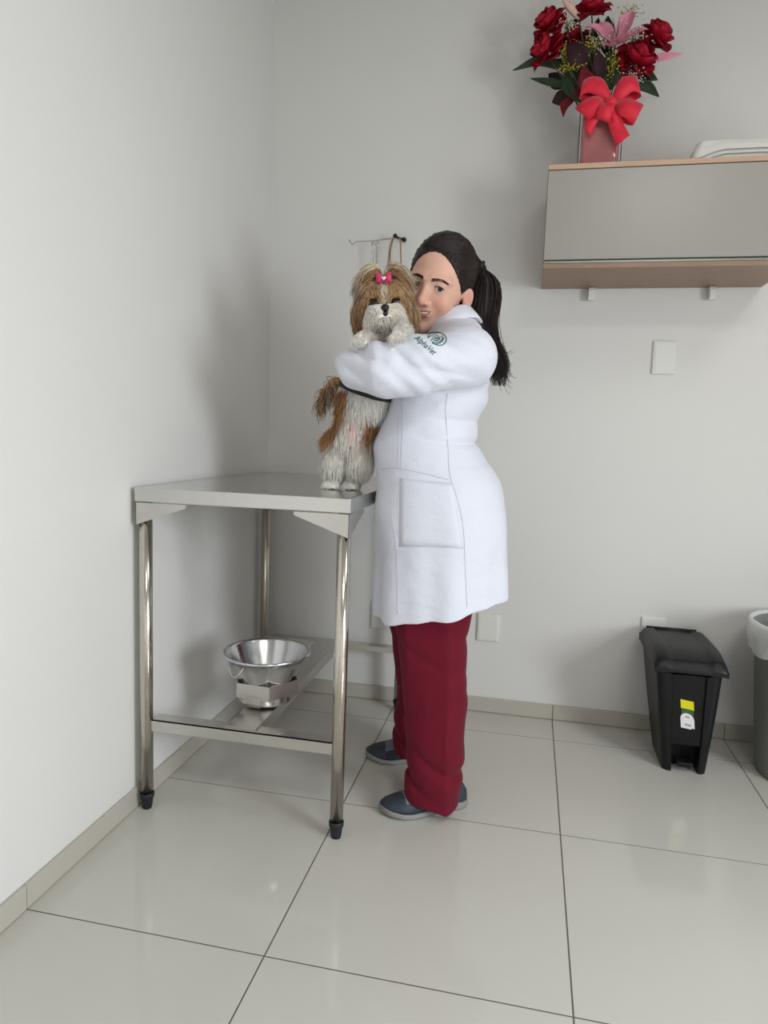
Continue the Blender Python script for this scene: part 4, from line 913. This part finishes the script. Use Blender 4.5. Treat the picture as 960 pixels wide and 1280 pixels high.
# collar: folded band round the neck
ca = nrm(neckB-neckA); cu = nrm(np.cross(ca, [0, 1, 0])); cv = np.cross(ca, cu); cc = NB+ca*0.012; n = 48; v, f = [], []
prof = [(0.066, -0.012), (0.064, 0.012), (0.063, 0.030), (0.067, 0.034), (0.072, 0.029), (0.079, 0.006), (0.084, -0.016), (0.081, -0.018), (0.074, -0.010)]
for r, h_ in prof:
    for k in range(n):
        a = 2*math.pi*k/n; ff = 0.5+0.5*math.cos(a-math.pi*(1 if cu[0] > 0 else 0)); hh = h_*(1-0.25*ff)-0.014*ff; v.append(cc+cu*r*math.cos(a)*1.0+cv*r*math.sin(a)+ca*hh)
for i in range(len(prof)):
    i2 = (i+1) % len(prof)
    for k in range(n): k2 = (k+1) % n; f.append((i*n+k, i*n+k2, i2*n+k2, i2*n+k))
pydata('collar', v, f, M['coat'], coat)
# sleeve embroidery: swirl emblem over the lettering
def stitch(name, pts, r, n=24):
    P = [hitc(*q_, 0.0008)[0] for q_ in catmull(pts, n)]; P = [p_ for p_ in P if p_ is not None]
    if len(P) > 2: tube(name, P, r, M['thread'], emb, 5)
emb = empty('embroidery', (0, 0, 0)); emb.parent = coat; emb['label'] = 'green embroidered emblem and lettering'
stitch('emblem_stroke', [(535, 423), (537, 417.5), (543, 415.5), (550, 416), (555.5, 419), (558, 424), (556, 429), (551, 432), (545, 431), (540, 428.5)], 0.0011, 40)
stitch('emblem_stroke', [(536, 422), (540, 419.5), (545, 419), (548, 421.5), (545.5, 424), (541, 424), (538.5, 426)], 0.001)
stitch('emblem_stroke', [(540, 427.5), (545, 428.5), (550, 427), (553.5, 422.5), (552, 419.5)], 0.001)
stitch('emblem_stroke', [(542.5, 425.5), (546.5, 426.2), (550, 423.5)], 0.0012); stitch('emblem_stroke', [(544, 421), (547, 423.5), (550.5, 421.5)], 0.001)
stitch('emblem_stroke', [(540, 421.8), (543.5, 421.5), (545.5, 422.5)], 0.001); stitch('emblem_stroke', [(541, 429.8), (547, 430), (552.5, 427), (555, 422.5)], 0.0009)
cu_ = bpy.data.curves.new('lettering', 'FONT'); cu_.body = 'AlphaVet'; cu_.size = 1.0; cu_.shear = 0.35; cu_.resolution_u = 3; cu_.offset = 0.004
to = bpy.data.objects.new('lettering', cu_); COL.objects.link(to); dg = bpy.context.evaluated_depsgraph_get(); dg.update()
tm = bpy.data.meshes.new_from_object(to.evaluated_get(dg)); bpy.data.objects.remove(to)
tv = np.array([v_.co[:] for v_ in tm.vertices]); bm = bmesh.new(); bm.from_mesh(tm); bmesh.ops.subdivide_edges(bm, edges=[e for e in bm.edges if e.calc_length() > 0.15], cuts=2)
W_ = tv[:, 0].max(); a0, a1 = np.array([517.5, 423.5]), np.array([542.0, 444.5]); du = (a1-a0)/W_; L_ = np.linalg.norm(a1-a0)/W_; dv = np.array([du[1], -du[0]])/np.linalg.norm(du)*L_*1.2
for v_ in bm.verts:
    s_ = a0+du*v_.co.x+dv*v_.co.y; p_ = hitc(s_[0], s_[1], 0.0012)[0]; v_.co = Vector(p_) if p_ is not None else Vector(S_n)
me = bpy.data.meshes.new('lettering'); bm.to_mesh(me); bm.free(); link('lettering', me, M['thread'], emb)

# trousers
def leg_rows(r, Y, ry):
    out = []
    for y, xl, xr in r: l, q_ = onY(xl, y, Y), onY(xr, y, Y); out.append(((l[2]+q_[2])/2, l[0], q_[0], Y, ry))
    return out
near = leg_rows([(700, 478, 600), (760, 488, 592), (800, 497, 585), (835, 502, 584), (870, 506, 586), (900, 508, 582.5), (935, 511, 581), (965, 510, 579), (985, 508, 576), (1005, 507, 574)], -0.755, 0.078)
far = leg_rows([(700, 478, 590), (760, 483, 575), (800, 489, 565), (835, 495, 560), (870, 497.5, 556), (900, 493, 553), (927, 492, 551), (951, 494, 550), (975, 494, 549)], -0.50, 0.07)
tops = [('+', 0.02, lofted(near)), ('+', 0.02, lofted(far))]
tops.append(('&', 0.004, lambda P: np.where(P[:, 1] < -0.64, 0.044-0.022*np.clip((P[:, 0]-0.72)/0.15, 0, 1), 0.058-0.015*np.clip((P[:, 0]-0.6)/0.1, 0, 1))-P[:, 2])); tops.append(('&', 0.01, lambda P: P[:, 2]-0.70))
def tf(P, d):
    x, y, z = P[:, 0], P[:, 1], P[:, 2]
    f = gw_(z, 0.13, 0.055)*(0.0075*ridge(64*(z+0.75*x)+1.6*np.sin(18*x)))-0.0035*ridge(58*(x+0.04*z)+14*y)+gw_(z, 0.33, 0.1)*0.002*ridge(40*(z-0.4*x))
    f += 0.003*gw_(z, 0.47, 0.06)*ridge(60*(z+0.5*x)); return f*np.clip(1-np.abs(d)/0.03, 0, 1)
tops.append(('d', 0, tf))
Vt, Ft = surface(tops, axis(0.5, 1.02, 0.0042), axis(-0.87, -0.40, 0.0042), axis(0.02, 0.72, 0.0042)); Vt = relax(Vt, Ft, 1, 0.4)
trs = link('trousers', np_mesh('trousers', Vt, Ft), M['trousers'], person); trs['label'] = 'burgundy wide-leg trousers'
BT_ = BVHTree.FromPolygons([Vector(p_) for p_ in Vt], [tuple(int(a) for a in p_) for p_ in Ft])
P = []
for x, y in catmull([(560, 784), (560, 830), (559, 880), (556, 930), (553, 960)], 40):
    h_ = BT_.ray_cast(Vector(C), Vector(nrm(ray(x, y)))); 
    if h_[0] is not None: P.append(np.array(h_[0])+np.array(h_[1])*0.0002)
tube('side_seam', P, 0.0008, mat('burgundy_seam', lin(82, 14, 30), 0.8), trs, 6)

# shoes
def shoe(toe, heel):
    toe, heel = np.array([*toe, 0.0]), np.array([*heel, 0.0]); d = toe-heel; Ls = np.linalg.norm(d); d /= Ls; sd = np.array([-d[1], d[0], 0])
    u = np.linspace(0, 1, 26); hwid = np.interp(u, [0, .03, .1, .25, .45, .65, .8, .92, .975, 1], [.012, .022, .031, .034, .036, .044, .0455, .035, .022, .008])
    top = np.interp(u, [0, .05, .12, .3, .42, .55, .7, .85, .95, 1], [.045, .066, .076, .074, .078, .07, .057, .046, .036, .022]); bend = 0.010*np.sin(math.pi*np.clip((u-0.35)/0.65, 0, 1))
    def ring(i, h0, h1, ex, n=20):
        c = heel+d*(u[i]*Ls)+sd*bend[i]; w = hwid[i]+ex; r = []
        for k in range(n+1):
            a = math.pi*k/n; cx = math.cos(a); sy = math.sin(a); r.append(c+sd*w*np.sign(cx)*abs(cx)**0.75*(1-0.25*sy**3)+np.array([0, 0, h0+(h1-h0)*sy**0.8]))
        return r
    tip = np.interp(u, [0, 0.7, 1], [0.0, 0.0, 0.009])
    v, f = loft([ring(i, 0.014+tip[i], max(top[i], 0.03), 0.0) for i in range(26)]); up_ = pydata('shoe', v, f, M['shoe'], person)
    outl = [heel+d*(u[i]*Ls)+sd*(bend[i]+hwid[i]+0.004) for i in range(26)]+[heel+d*(u[i]*Ls)+sd*(bend[i]-hwid[i]-0.004) for i in range(25, -1, -1)]
    zt_ = [0.017+tip[min(i, 51-i)]+0.004*math.sin(6.3*u[min(i, 51-i)]) for i in range(52)]
    zb_ = [tip[min(i, 51-i)] for i in range(52)]
    cen_ = sum(outl)/52
    v, f = loft([[np.array([p_[0], p_[1], zb_[i]])*1 for i, p_ in enumerate(outl)], [np.array([p_[0], p_[1], zb_[i]+0.006])+nrm(np.append((p_-cen_)[:2], 0))*0.002 for i, p_ in enumerate(outl)], [np.array([p_[0], p_[1], zt_[i]-0.002])+nrm(np.append((p_-cen_)[:2], 0))*0.001 for i, p_ in enumerate(outl)], [np.array([p_[0], p_[1], zt_[i]]) for i, p_ in enumerate(outl)]])
    pydata('sole', v, f, M['sole'], up_)
    v = [p_+np.array([0, 0, 0.0009]) for i in range(13, 20) for p_ in ring(i, 0.014+tip[i], top[i], 0.0006)[4:17]]; kn_ = pydata('knit_panel', v, [(j*13+i, j*13+i+1, (j+1)*13+i+1, (j+1)*13+i) for j in range(6) for i in range(12)], M['knit'], up_); return up_
shoe((0.664, -0.808), (0.889, -0.690)); shoe((0.548, -0.492), (0.79, -0.43))

# ------------------------------------------------------------------ the dog
M['fur'] = mat('dog_fur', (0.8, 0.8, 0.8), 0.65, var=0.05, vscale=40, attr='tint', spec=0.25, sheen=0.15)
M['dogskin'] = mat('dog_coat_base', (0.8, 0.8, 0.8), 0.8, var=0.05, vscale=60, attr='tint', spec=0.2)
M['nose'] = mat('dog_nose', lin(26, 25, 28), 0.35, var=0.1, bump=0.2, bscale=500); M['dogeye'] = mat('dog_eye', lin(14, 11, 10), 0.06)
DO = onY(481.5, 386, -0.80); dv_ = nrm(DO-C); drt = nrm(np.cross(dv_, [0, 0, 1])+0.0338*np.array([0, 0, 1])); dup_ = np.cross(drt, dv_)
rr_ = math.radians(-3); DX = drt*math.cos(rr_)-dup_*math.sin(rr_); DZ = dup_*math.cos(rr_)+drt*math.sin(rr_); DM = np.stack([DX, dv_, DZ], 1)
def dw(p): return DO+np.asarray(p, float)@DM.T
def dloc(P): return (P-DO)@DM
D_ = lambda fn: (lambda P: fn(dloc(P)))
dops = []
def dadd(k, fn): dops.append(('+', k, fn))
CH, MI, PE = onY(471, 446, -0.765), onY(456, 500, -0.745), onY(440, 545, -0.725)
for fn in chain([CH, MI, PE], [0.062, 0.063, 0.050]): dadd(0.02, fn)
dadd(0.03, rcone(CH, dw((0, 0.03, -0.02)), 0.05, 0.045))
FL, FR = np.array([0.476, -0.712, 0.9065]), np.array([0.531, -0.700, 0.9065])
for hip, knee, ft in ((onY(425, 552, -0.72), onY(417, 582, -0.722), FL), (onY(453, 552, -0.72), onY(449, 582, -0.72), FR)):
    for fn in chain([hip, knee, ft+np.array([0, 0.01, 0.01])], [0.038, 0.029, 0.021]): dadd(0.018, fn)
    dadd(0.008, ell(ft+np.array([0, -0.008, -0.003]), (0.021, 0.028, 0.0155)))
    for q_ in (-0.011, 0, 0.011): dadd(0.004, sph(ft+np.array([q_, -0.03, -0.008]), 0.0085))
for pts in ([onY(464, 446, -0.80), onY(458, 426, -0.87), onY(452, 426, -0.945)], [onY(492, 440, -0.80), onY(503, 416, -0.87), onY(498, 421, -0.95)]):
    for fn in chain(pts, [0.032, 0.022, 0.0165]): dadd(0.012, fn)
    for q_ in (-0.010, 0, 0.010): dadd(0.004, sph(pts[2]+DX*q_+np.array([0, -0.012, -0.004]), 0.0085))
nb_ = len(dops)
dadd(0.02, D_(ell((0, 0.018, 0.016), (0.056, 0.058, 0.054)))); dadd(0.02, D_(ell((0, 0.0, 0.058), (0.036, 0.028, 0.024)))); dadd(0.014, D_(ell((0, -0.042, -0.020), (0.034, 0.027, 0.022)))); dadd(0.012, D_(ell((0, -0.03, -0.038), (0.026, 0.026, 0.018))))
for s in (-1, 1):
    dadd(0.01, D_(sph((s*0.017, -0.056, -0.012), 0.0155))); dadd(0.012, D_(ell((s*0.064, 0.022, -0.012), (0.014, 0.028, 0.042))))
    dops.append(('-', 0.006, D_(sph((s*0.0245, -0.058, 0.0145), 0.0095))))
Vd, Fd = surface(dops, axis(0.40, 0.76, 0.0034), axis(-1.0, -0.62, 0.0034), axis(0.885, 1.48, 0.0034))
Vd[:, 2] = np.maximum(Vd[:, 2], TZ+0.0006); ql = dloc(Vd)
WH, CRM, GOLD, BRN, DBR, BLK = L3(242, 238, 230), L3(228, 214, 190), L3(190, 156, 116), L3(166, 118, 76), L3(112, 78, 56), L3(40, 34, 34)
PINK = L3(216, 184, 182)
cenl = catmull([CH, MI, PE, PE+np.array([-0.01, 0, -0.08])], 40)
def body_col(P, N, noise=0.0):
    """colour of the trunk: brown saddle on the back and flanks, pink bare belly, white elsewhere"""
    c = np.tile(WH, (len(P), 1)); j = np.argmin(((P[:, None, 2]-cenl[None, :, 2])**2), 1); off = P-cenl[j]
    ang = off[:, 0]; back = off[:, 1]
    z = P[:, 2]; m = (z > 1.03) & (z < 1.26) & ((ang < -0.036+0.03*np.clip((1.0-z)/0.08, 0, 1)*-1) | (back > 0.03))
    m |= (z > 1.03) & (z < 1.09) & (ang > 0.038)
    m &= ~((P[:, 1] < -0.72) & (z > 1.17)); c[m] = BRN
    bel = np.exp(-(((P-np.array(onY(444, 542, -0.79)))/np.array([0.037, 0.06, 0.052]))**2).sum(1))
    return c, bel, m
isHead = (ql[:, 2] > -0.062) & (np.abs(ql[:, 0]) < 0.1) & (Vd[:, 2] > 1.285) & ~((ql[:, 1] < -0.045) & (np.abs(ql[:, 0]) > 0.03) & (ql[:, 2] < -0.028))
cb, bel, _ = body_col(Vd, None); cb = cb*(1-np.clip(bel*1.7, 0, 1)[:, None])+PINK*np.clip(bel*1.7, 0, 1)[:, None]
sp = np.zeros(len(Vd))
for x, y, r in ((437, 537, .0055), (452, 536, .0065), (458, 529, .0055), (449, 545, .004), (430, 541, .004), (447, 553, .004), (436, 560, .005), (432, 566, .006)):
    o = onY(x, y, -0.78); sp = np.maximum(sp, np.exp(-(((Vd[:, [0, 2]]-o[[0, 2]])/r)**2).sum(1))*(Vd[:, 1] < -0.745))
cb = cb*(1-sp[:, None]*0.85)+L3(96, 62, 64)*sp[:, None]*0.85
def head_col(q_):
    x, z = q_[:, 0], q_[:, 2]; c = np.tile(GOLD, (len(q_), 1)); ax_ = np.abs(x)
    c[ax_ > 0.047] = BRN; mz = ((x/0.043)**2+((z+0.036)/0.044)**2 < 1) & (q_[:, 1] < 0.0); c[mz] = WH
    c[(ax_ < 0.006) & (z > 0.008)] = CRM; e = ((ax_-0.0245)/0.017)**2+((z-0.012)/0.011)**2 < 1; c[e & (q_[:, 1] < -0.02)] = DBR; c[(z < -0.05) & (ax_ < 0.06)] = WH; return c
cb[isHead] = head_col(ql[isHead])
md = np_mesh('dog', Vd, Fd); set_col(md, cb)
dog = link('dog', md, M['dogskin']); tag(dog, 'brown and white long-haired small dog standing upright on the table with pink bow', 'dog')
v, f = uvsphere((0, 0, 0), 1.0, 16); v = np.array(v)
pydata('nose', dw(v*np.array([0.0105, 0.008, 0.0082])+np.array([0, -0.0705, 0.003])), f, M['nose'], dog)
pydata('mouth', dw(v*np.array([0.0095, 0.005, 0.0075])+np.array([0, -0.0665, -0.012])), f, M['nose'], dog)
for s in (-1, 1): pydata('eye', dw(v*0.0112+np.array([s*0.0250, -0.0500, 0.0135])), f, M['dogeye'], dog)
# --- short fur over the whole surface
tri = Vd[Fd]; cenF = tri.mean(1); nF = np.cross(tri[:, 2]-tri[:, 0], tri[:, 3]-tri[:, 1]); nF /= np.linalg.norm(nF, axis=1, keepdims=True)+1e-12
hF = isHead[Fd[:, 0]]
sel = RNG.choice(np.nonzero(~hF)[0], 22000); P0 = cenF[sel]+RNG.normal(0, 0.0012, (len(sel), 3)); N0 = nF[sel]
col, bel, brn = body_col(P0, N0); keep = (RNG.random(len(sel)) > np.clip(bel*1.5, 0, 0.86)) & (P0[:, 2] > TZ+0.012) & ~((P0[:, 1] < -0.93) & (P0[:, 2] < 1.25))
P0, N0, col, brn = P0[keep], N0[keep], col[keep], brn[keep]; n = len(P0)
paw = P0[:, 1] < -0.84
dn = np.tile([0, 0, -1.0], (n, 1)); dn[paw] = np.array([0, -0.6, -0.5]); tg = dn-N0*(dn*N0).sum(1, keepdims=True)+N0*0.28+RNG.normal(0, 0.13, (n, 3)); tg /= np.linalg.norm(tg, axis=1, keepdims=True)
L_ = RNG.uniform(0.014, 0.026, n); L_[brn] *= 1.7; L_[paw] *= 0.6; low = P0[:, 2] < TZ+0.045; L_[low] *= 0.55
t = np.linspace(0, 1, 5)[None, :, None]; path = P0[:, None]+tg[:, None]*t*L_[:, None, None]+np.array([0, 0, -0.35])*(t**2)*L_[:, None, None]
path[..., 2] = np.maximum(path[..., 2], TZ+0.001)
cc_ = col*RNG.uniform(0.9, 1.15, (n, 1)); bm_ = brn & (RNG.random(n) < 0.25); cc_[bm_] = L3(186, 148, 100)
strands('body_fur', path, RNG.uniform(0.00045, 0.0008, n), np.clip(cc_, 0, 1), M['fur'], dog)['kind'] = 'stuff'
# --- head hair in combed groups: every group is start, via, end in head coordinates
HP, HR, HC = [], [], []
def comb(n, fs, r=(0.0005, 0.0009), K=8, jit=0.0024):
    for _ in range(n):
        pts, c = fs(); jt = RNG.normal(0, jit, (len(pts), 3)); jt[0] *= 0.4; HP.append(catmull([dw(np.array(p_)+j_) for p_, j_ in zip(pts, jt)], K)); HR.append(random.uniform(*r)); HC.append(np.clip(np.asarray(c)*random.uniform(0.78, 1.15), 0, 1))
U_ = random.uniform
def pick(*opts):
    a = random.random(); s_ = 0
    for w_, c_ in opts:
        s_ += w_
        if a <= s_: return c_
    return opts[-1][1]
def forehead():      # brows up to the bow
    s = random.choice((-1, 1)); x = s*U_(0.002, 0.05); z = U_(0.026, 0.052)-0.25*max(0, abs(x)-0.03); y = -0.052+6*x*x
    return [(x, y, z), (x*0.95, y-0.006+0.01, z*0.5+0.028), (x*0.55, -0.026, 0.062), (x*0.12, -0.018, 0.074)], (CRM if abs(x) < 0.008 else pick((0.6, GOLD), (0.25, BRN), (0.15, L3(200, 170, 130))))
def side():          # swept from the crown out over cheek and ear
    s = random.choice((-1, 1)); a = U_(0.0, 1); w_ = 0.064+0.019*a; zl = -0.030-0.035*U_(0.4, 1); y = -0.03+0.04*U_(0, 1)
    return [(s*U_(0.004, 0.02), -0.016, 0.068), (s*(0.036+0.014*a), y-0.006, 0.052+0.01*a), (s*w_, y, 0.008), (s*(w_+0.004), y, zl*0.6), (s*(w_+U_(-0.01, 0.004)), y, zl)], pick((0.34, BRN), (0.32, GOLD), (0.10, DBR), (0.18, L3(216, 192, 158)), (0.06, BLK if a > .5 else BRN))
def eartip():
    s = random.choice((-1, 1)); x = s*U_(0.058, 0.084); y = U_(-0.02, 0.03)
    return [(x*0.92, y, 0.0), (x, y, -0.03), (x*U_(0.95, 1.02), y, -0.066-U_(0, 0.006)+0.35*max(0, abs(x)-0.075))], pick((0.45, DBR), (0.25, BRN), (0.3, BLK))
def cheek():         # golden hair from under the eye down beside the muzzle
    s = random.choice((-1, 1)); x = s*U_(0.036, 0.06); z = U_(-0.010, 0.034); y = -0.045+8*(abs(x)-0.03)**2+0.4*(abs(x)-0.03)
    return [(x, y, z), (x+s*0.005, y-0.006, z-0.018), (x+s*U_(-0.002, 0.008), y-0.002, z-U_(0.034, 0.05))], pick((0.5, GOLD), (0.35, BRN), (0.15, L3(206, 178, 140)))
def moust():         # white moustache: from beside the nose out and down
    s = random.choice((-1, 1)); a = U_(0, 1); x0 = s*U_(0.006, 0.020); z0 = U_(-0.010, 0.012)-0.15*abs(x0)
    return [(x0, -0.070, z0), (s*(0.024+0.018*a), -0.070, z0-0.010+0.006*a), (s*(0.028+0.026*a), -0.066, -0.034), (s*(0.022+0.030*a), -0.060, -0.050-U_(0.0, 0.026))], pick((0.72, WH), (0.28, CRM))
def beard():
    x = U_(-0.028, 0.028); z0 = U_(-0.03, -0.010)
    return [(x*0.6, -0.064, z0), (x*0.9, -0.073, z0-0.02), (x, -0.066, -0.058), (x*0.95, -0.058, -0.070-U_(0, 0.014))], pick((0.62, WH), (0.3, CRM), (0.08, L3(196, 170, 138)))
def bridge():
    s = random.choice((-1, 1)); x = s*U_(0.001, 0.013); z = U_(0.006, 0.026)
    return [(x*0.4, -0.060, z), (x, -0.062, z+0.004), (x*1.5, -0.058, z+0.013)], (CRM if abs(x) < 0.006 else GOLD)
def top():           # topknot fans above the bow, falling to both sides
    s = random.choice((-1, 1)); a = U_(0, 1); y = -0.02+U_(-0.006, 0.02)
    h = 0.080+0.031*a; xe = s*(0.060+0.018*a+0.01*U_(-1, 1)); ze = 0.030+0.02*a+0.022*U_(-1, 1)
    return [(s*U_(0, 0.004), y, 0.074), (s*(0.009+0.003*a), y, 0.080+0.022*a), (s*(0.028+0.004*a), y-0.008, h-0.002), (s*(0.048+0.012*a), y-0.010, h-0.020), (xe, y, ze)], (pick((0.75, L3(226, 214, 190)), (0.25, GOLD)) if a > 0.62 else pick((0.5, BRN), (0.22, DBR), (0.28, GOLD)))
def wisp():
    s = random.choice((-1, 1)); return [(s*0.02, -0.02, 0.1), (s*0.05, -0.02, 0.094), (s*0.072, -0.02, 0.066), (s*U_(0.078, 0.088), -0.02, 0.035)], BLK
for fn, n in ((forehead, 1100), (side, 1700), (eartip, 450), (cheek, 800), (moust, 1500), (beard, 900), (bridge, 160), (top, 1300)): comb(n, fn)
comb(24, wisp, (0.0005, 0.0007))
def ruff(): # white chest hair below the beard
    x = U_(-0.06, 0.06); return [(x*0.8, -0.03, -0.045), (x, -0.045, -0.062), (x*1.03, -0.04, -0.085)], WH
comb(350, ruff)
strands('head_hair', HP, HR, HC, M['fur'], dog)['kind'] = 'stuff'
# --- tail plume
tp = catmull([onY(434, 484, -0.675), onY(420, 476, -0.665), onY(408, 487, -0.665), onY(402, 502, -0.668)], 16)
tl_ = tube('tail', tp, np.linspace(0.013, 0.006, 16), M['dogskin'], dog, 10); set_col(tl_.data, np.tile(BRN, (len(tl_.data.vertices), 1)))
HP, HR, HC = [], [], []
for i in range(650):
    j = int(U_(0, 15.99)); a = tp[j]; o = RNG.normal(0, 0.006, 3); e = a+np.array([U_(-0.008, 0.014), U_(-.012, .012), -U_(0.02, 0.065)])+o; m_ = (a+e)/2+np.array([-U_(0.0, 0.012), 0, 0.006])+o
    HP.append(catmull([a+o*0.5, m_, e], 7)); HR.append(U_(0.0006, 0.001)); HC.append(np.clip(pick((0.4, GOLD), (0.3, BRN), (0.2, CRM), (0.1, BLK))*U_(0.8, 1.15), 0, 1))
strands('tail_hair', HP, HR, HC, M['fur'], tl_)['kind'] = 'stuff'
# --- harness strap and collar rings hugging the body
BD = BVHTree.FromPolygons([Vector(p_) for p_ in Vd], [tuple(int(a) for a in p_) for p_ in Fd])
def band(name, c, nv, w, off, m, th=0.003):
    nv = nrm(nv); a_ = nrm(np.cross(nv, [0, 1, 0.1])); b_ = np.cross(nv, a_); v = []; K = 48
    for k in range(K):
        t_ = 2*math.pi*k/K; d_ = a_*math.cos(t_)+b_*math.sin(t_); h_ = BD.ray_cast(Vector(np.asarray(c)+d_*0.14), Vector(-d_)); r = np.linalg.norm(np.array(h_[0])-c) if h_[0] is not None else 0.07
        v.append(min(r, 0.09))
    v = np.array(v); v = (np.roll(v, 1)+np.roll(v, -1)+v)/3+off; rings = []
    for h0, e in ((-w, 0), (-w, th), (w, th), (w, 0)): rings.append([np.asarray(c)+(a_*math.cos(2*math.pi*k/K)+b_*math.sin(2*math.pi*k/K))*(v[k]+e)+nv*h0 for k in range(K)])
    vv, ff = loft(rings+[rings[0]], False, False); return pydata(name, vv, ff, m, dog)
M['strap'] = mat('black_webbing', lin(22, 26, 30), 0.7, var=0.1, vscale=200)
band('harness_strap', onY(459, 488, -0.745), [0.30, -0.15, 0.95], 0.005, 0.011, M['strap'])['label'] = 'black harness strap'
band('collar', onY(480, 424, -0.775), [0.2, -0.5, 0.95], 0.006, 0.008, mat('dark_green_collar', lin(30, 56, 54), 0.6))
# --- pink bow with a white heart
M['pinkbow'] = mat('pink_bow', lin(198, 40, 96), 0.45, var=0.12, vscale=120, sheen=0.3)
hb = empty('hair_bow', (0, 0, 0)); hb.parent = dog; hb['label'] = 'pink hair bow with white heart'
for s in (-1, 1):
    rings = []
    for t_ in np.linspace(0, 1, 9):
        x = s*(0.002+0.0175*t_); hgt = 0.004+0.0085*math.sin(math.pi*min(1, t_*0.62+0.08)); dep = 0.004+0.004*math.sin(math.pi*t_)
        rings.append([dw((x, -0.037+dep*math.sin(a), 0.0735+hgt*math.cos(a)+0.002*t_)) for a in np.linspace(0, 2*math.pi, 14, endpoint=False)])
    vv, ff = loft(rings); pydata('bow_loop', vv, ff, M['pinkbow'], hb)
    pydata('bow_tail', [dw((s*0.002, -0.038, 0.072)), dw((s*0.012, -0.041, 0.060)), dw((s*0.006, -0.042, 0.058)), dw((s*0.002, -0.036, 0.072)), dw((s*0.012, -0.039, 0.060)), dw((s*0.006, -0.040, 0.058))], [(0, 1, 2), (5, 4, 3), (0, 3, 4, 1), (1, 4, 5, 2), (2, 5, 3, 0)], M['pinkbow'], hb, smooth=False)
hs = [(0.0060*(math.sin(t_)**3), 0.0062*(13*math.cos(t_)-5*math.cos(2*t_)-2*math.cos(3*t_)-math.cos(4*t_))/16) for t_ in np.linspace(0, 2*math.pi, 28, endpoint=False)]
vv, ff = loft([[dw((x, -0.043, 0.0735+z)) for x, z in hs], [dw((x*0.9, -0.0475, 0.0735+z*0.9)) for x, z in hs]]); pydata('heart', vv, ff, M['plate'], hb)
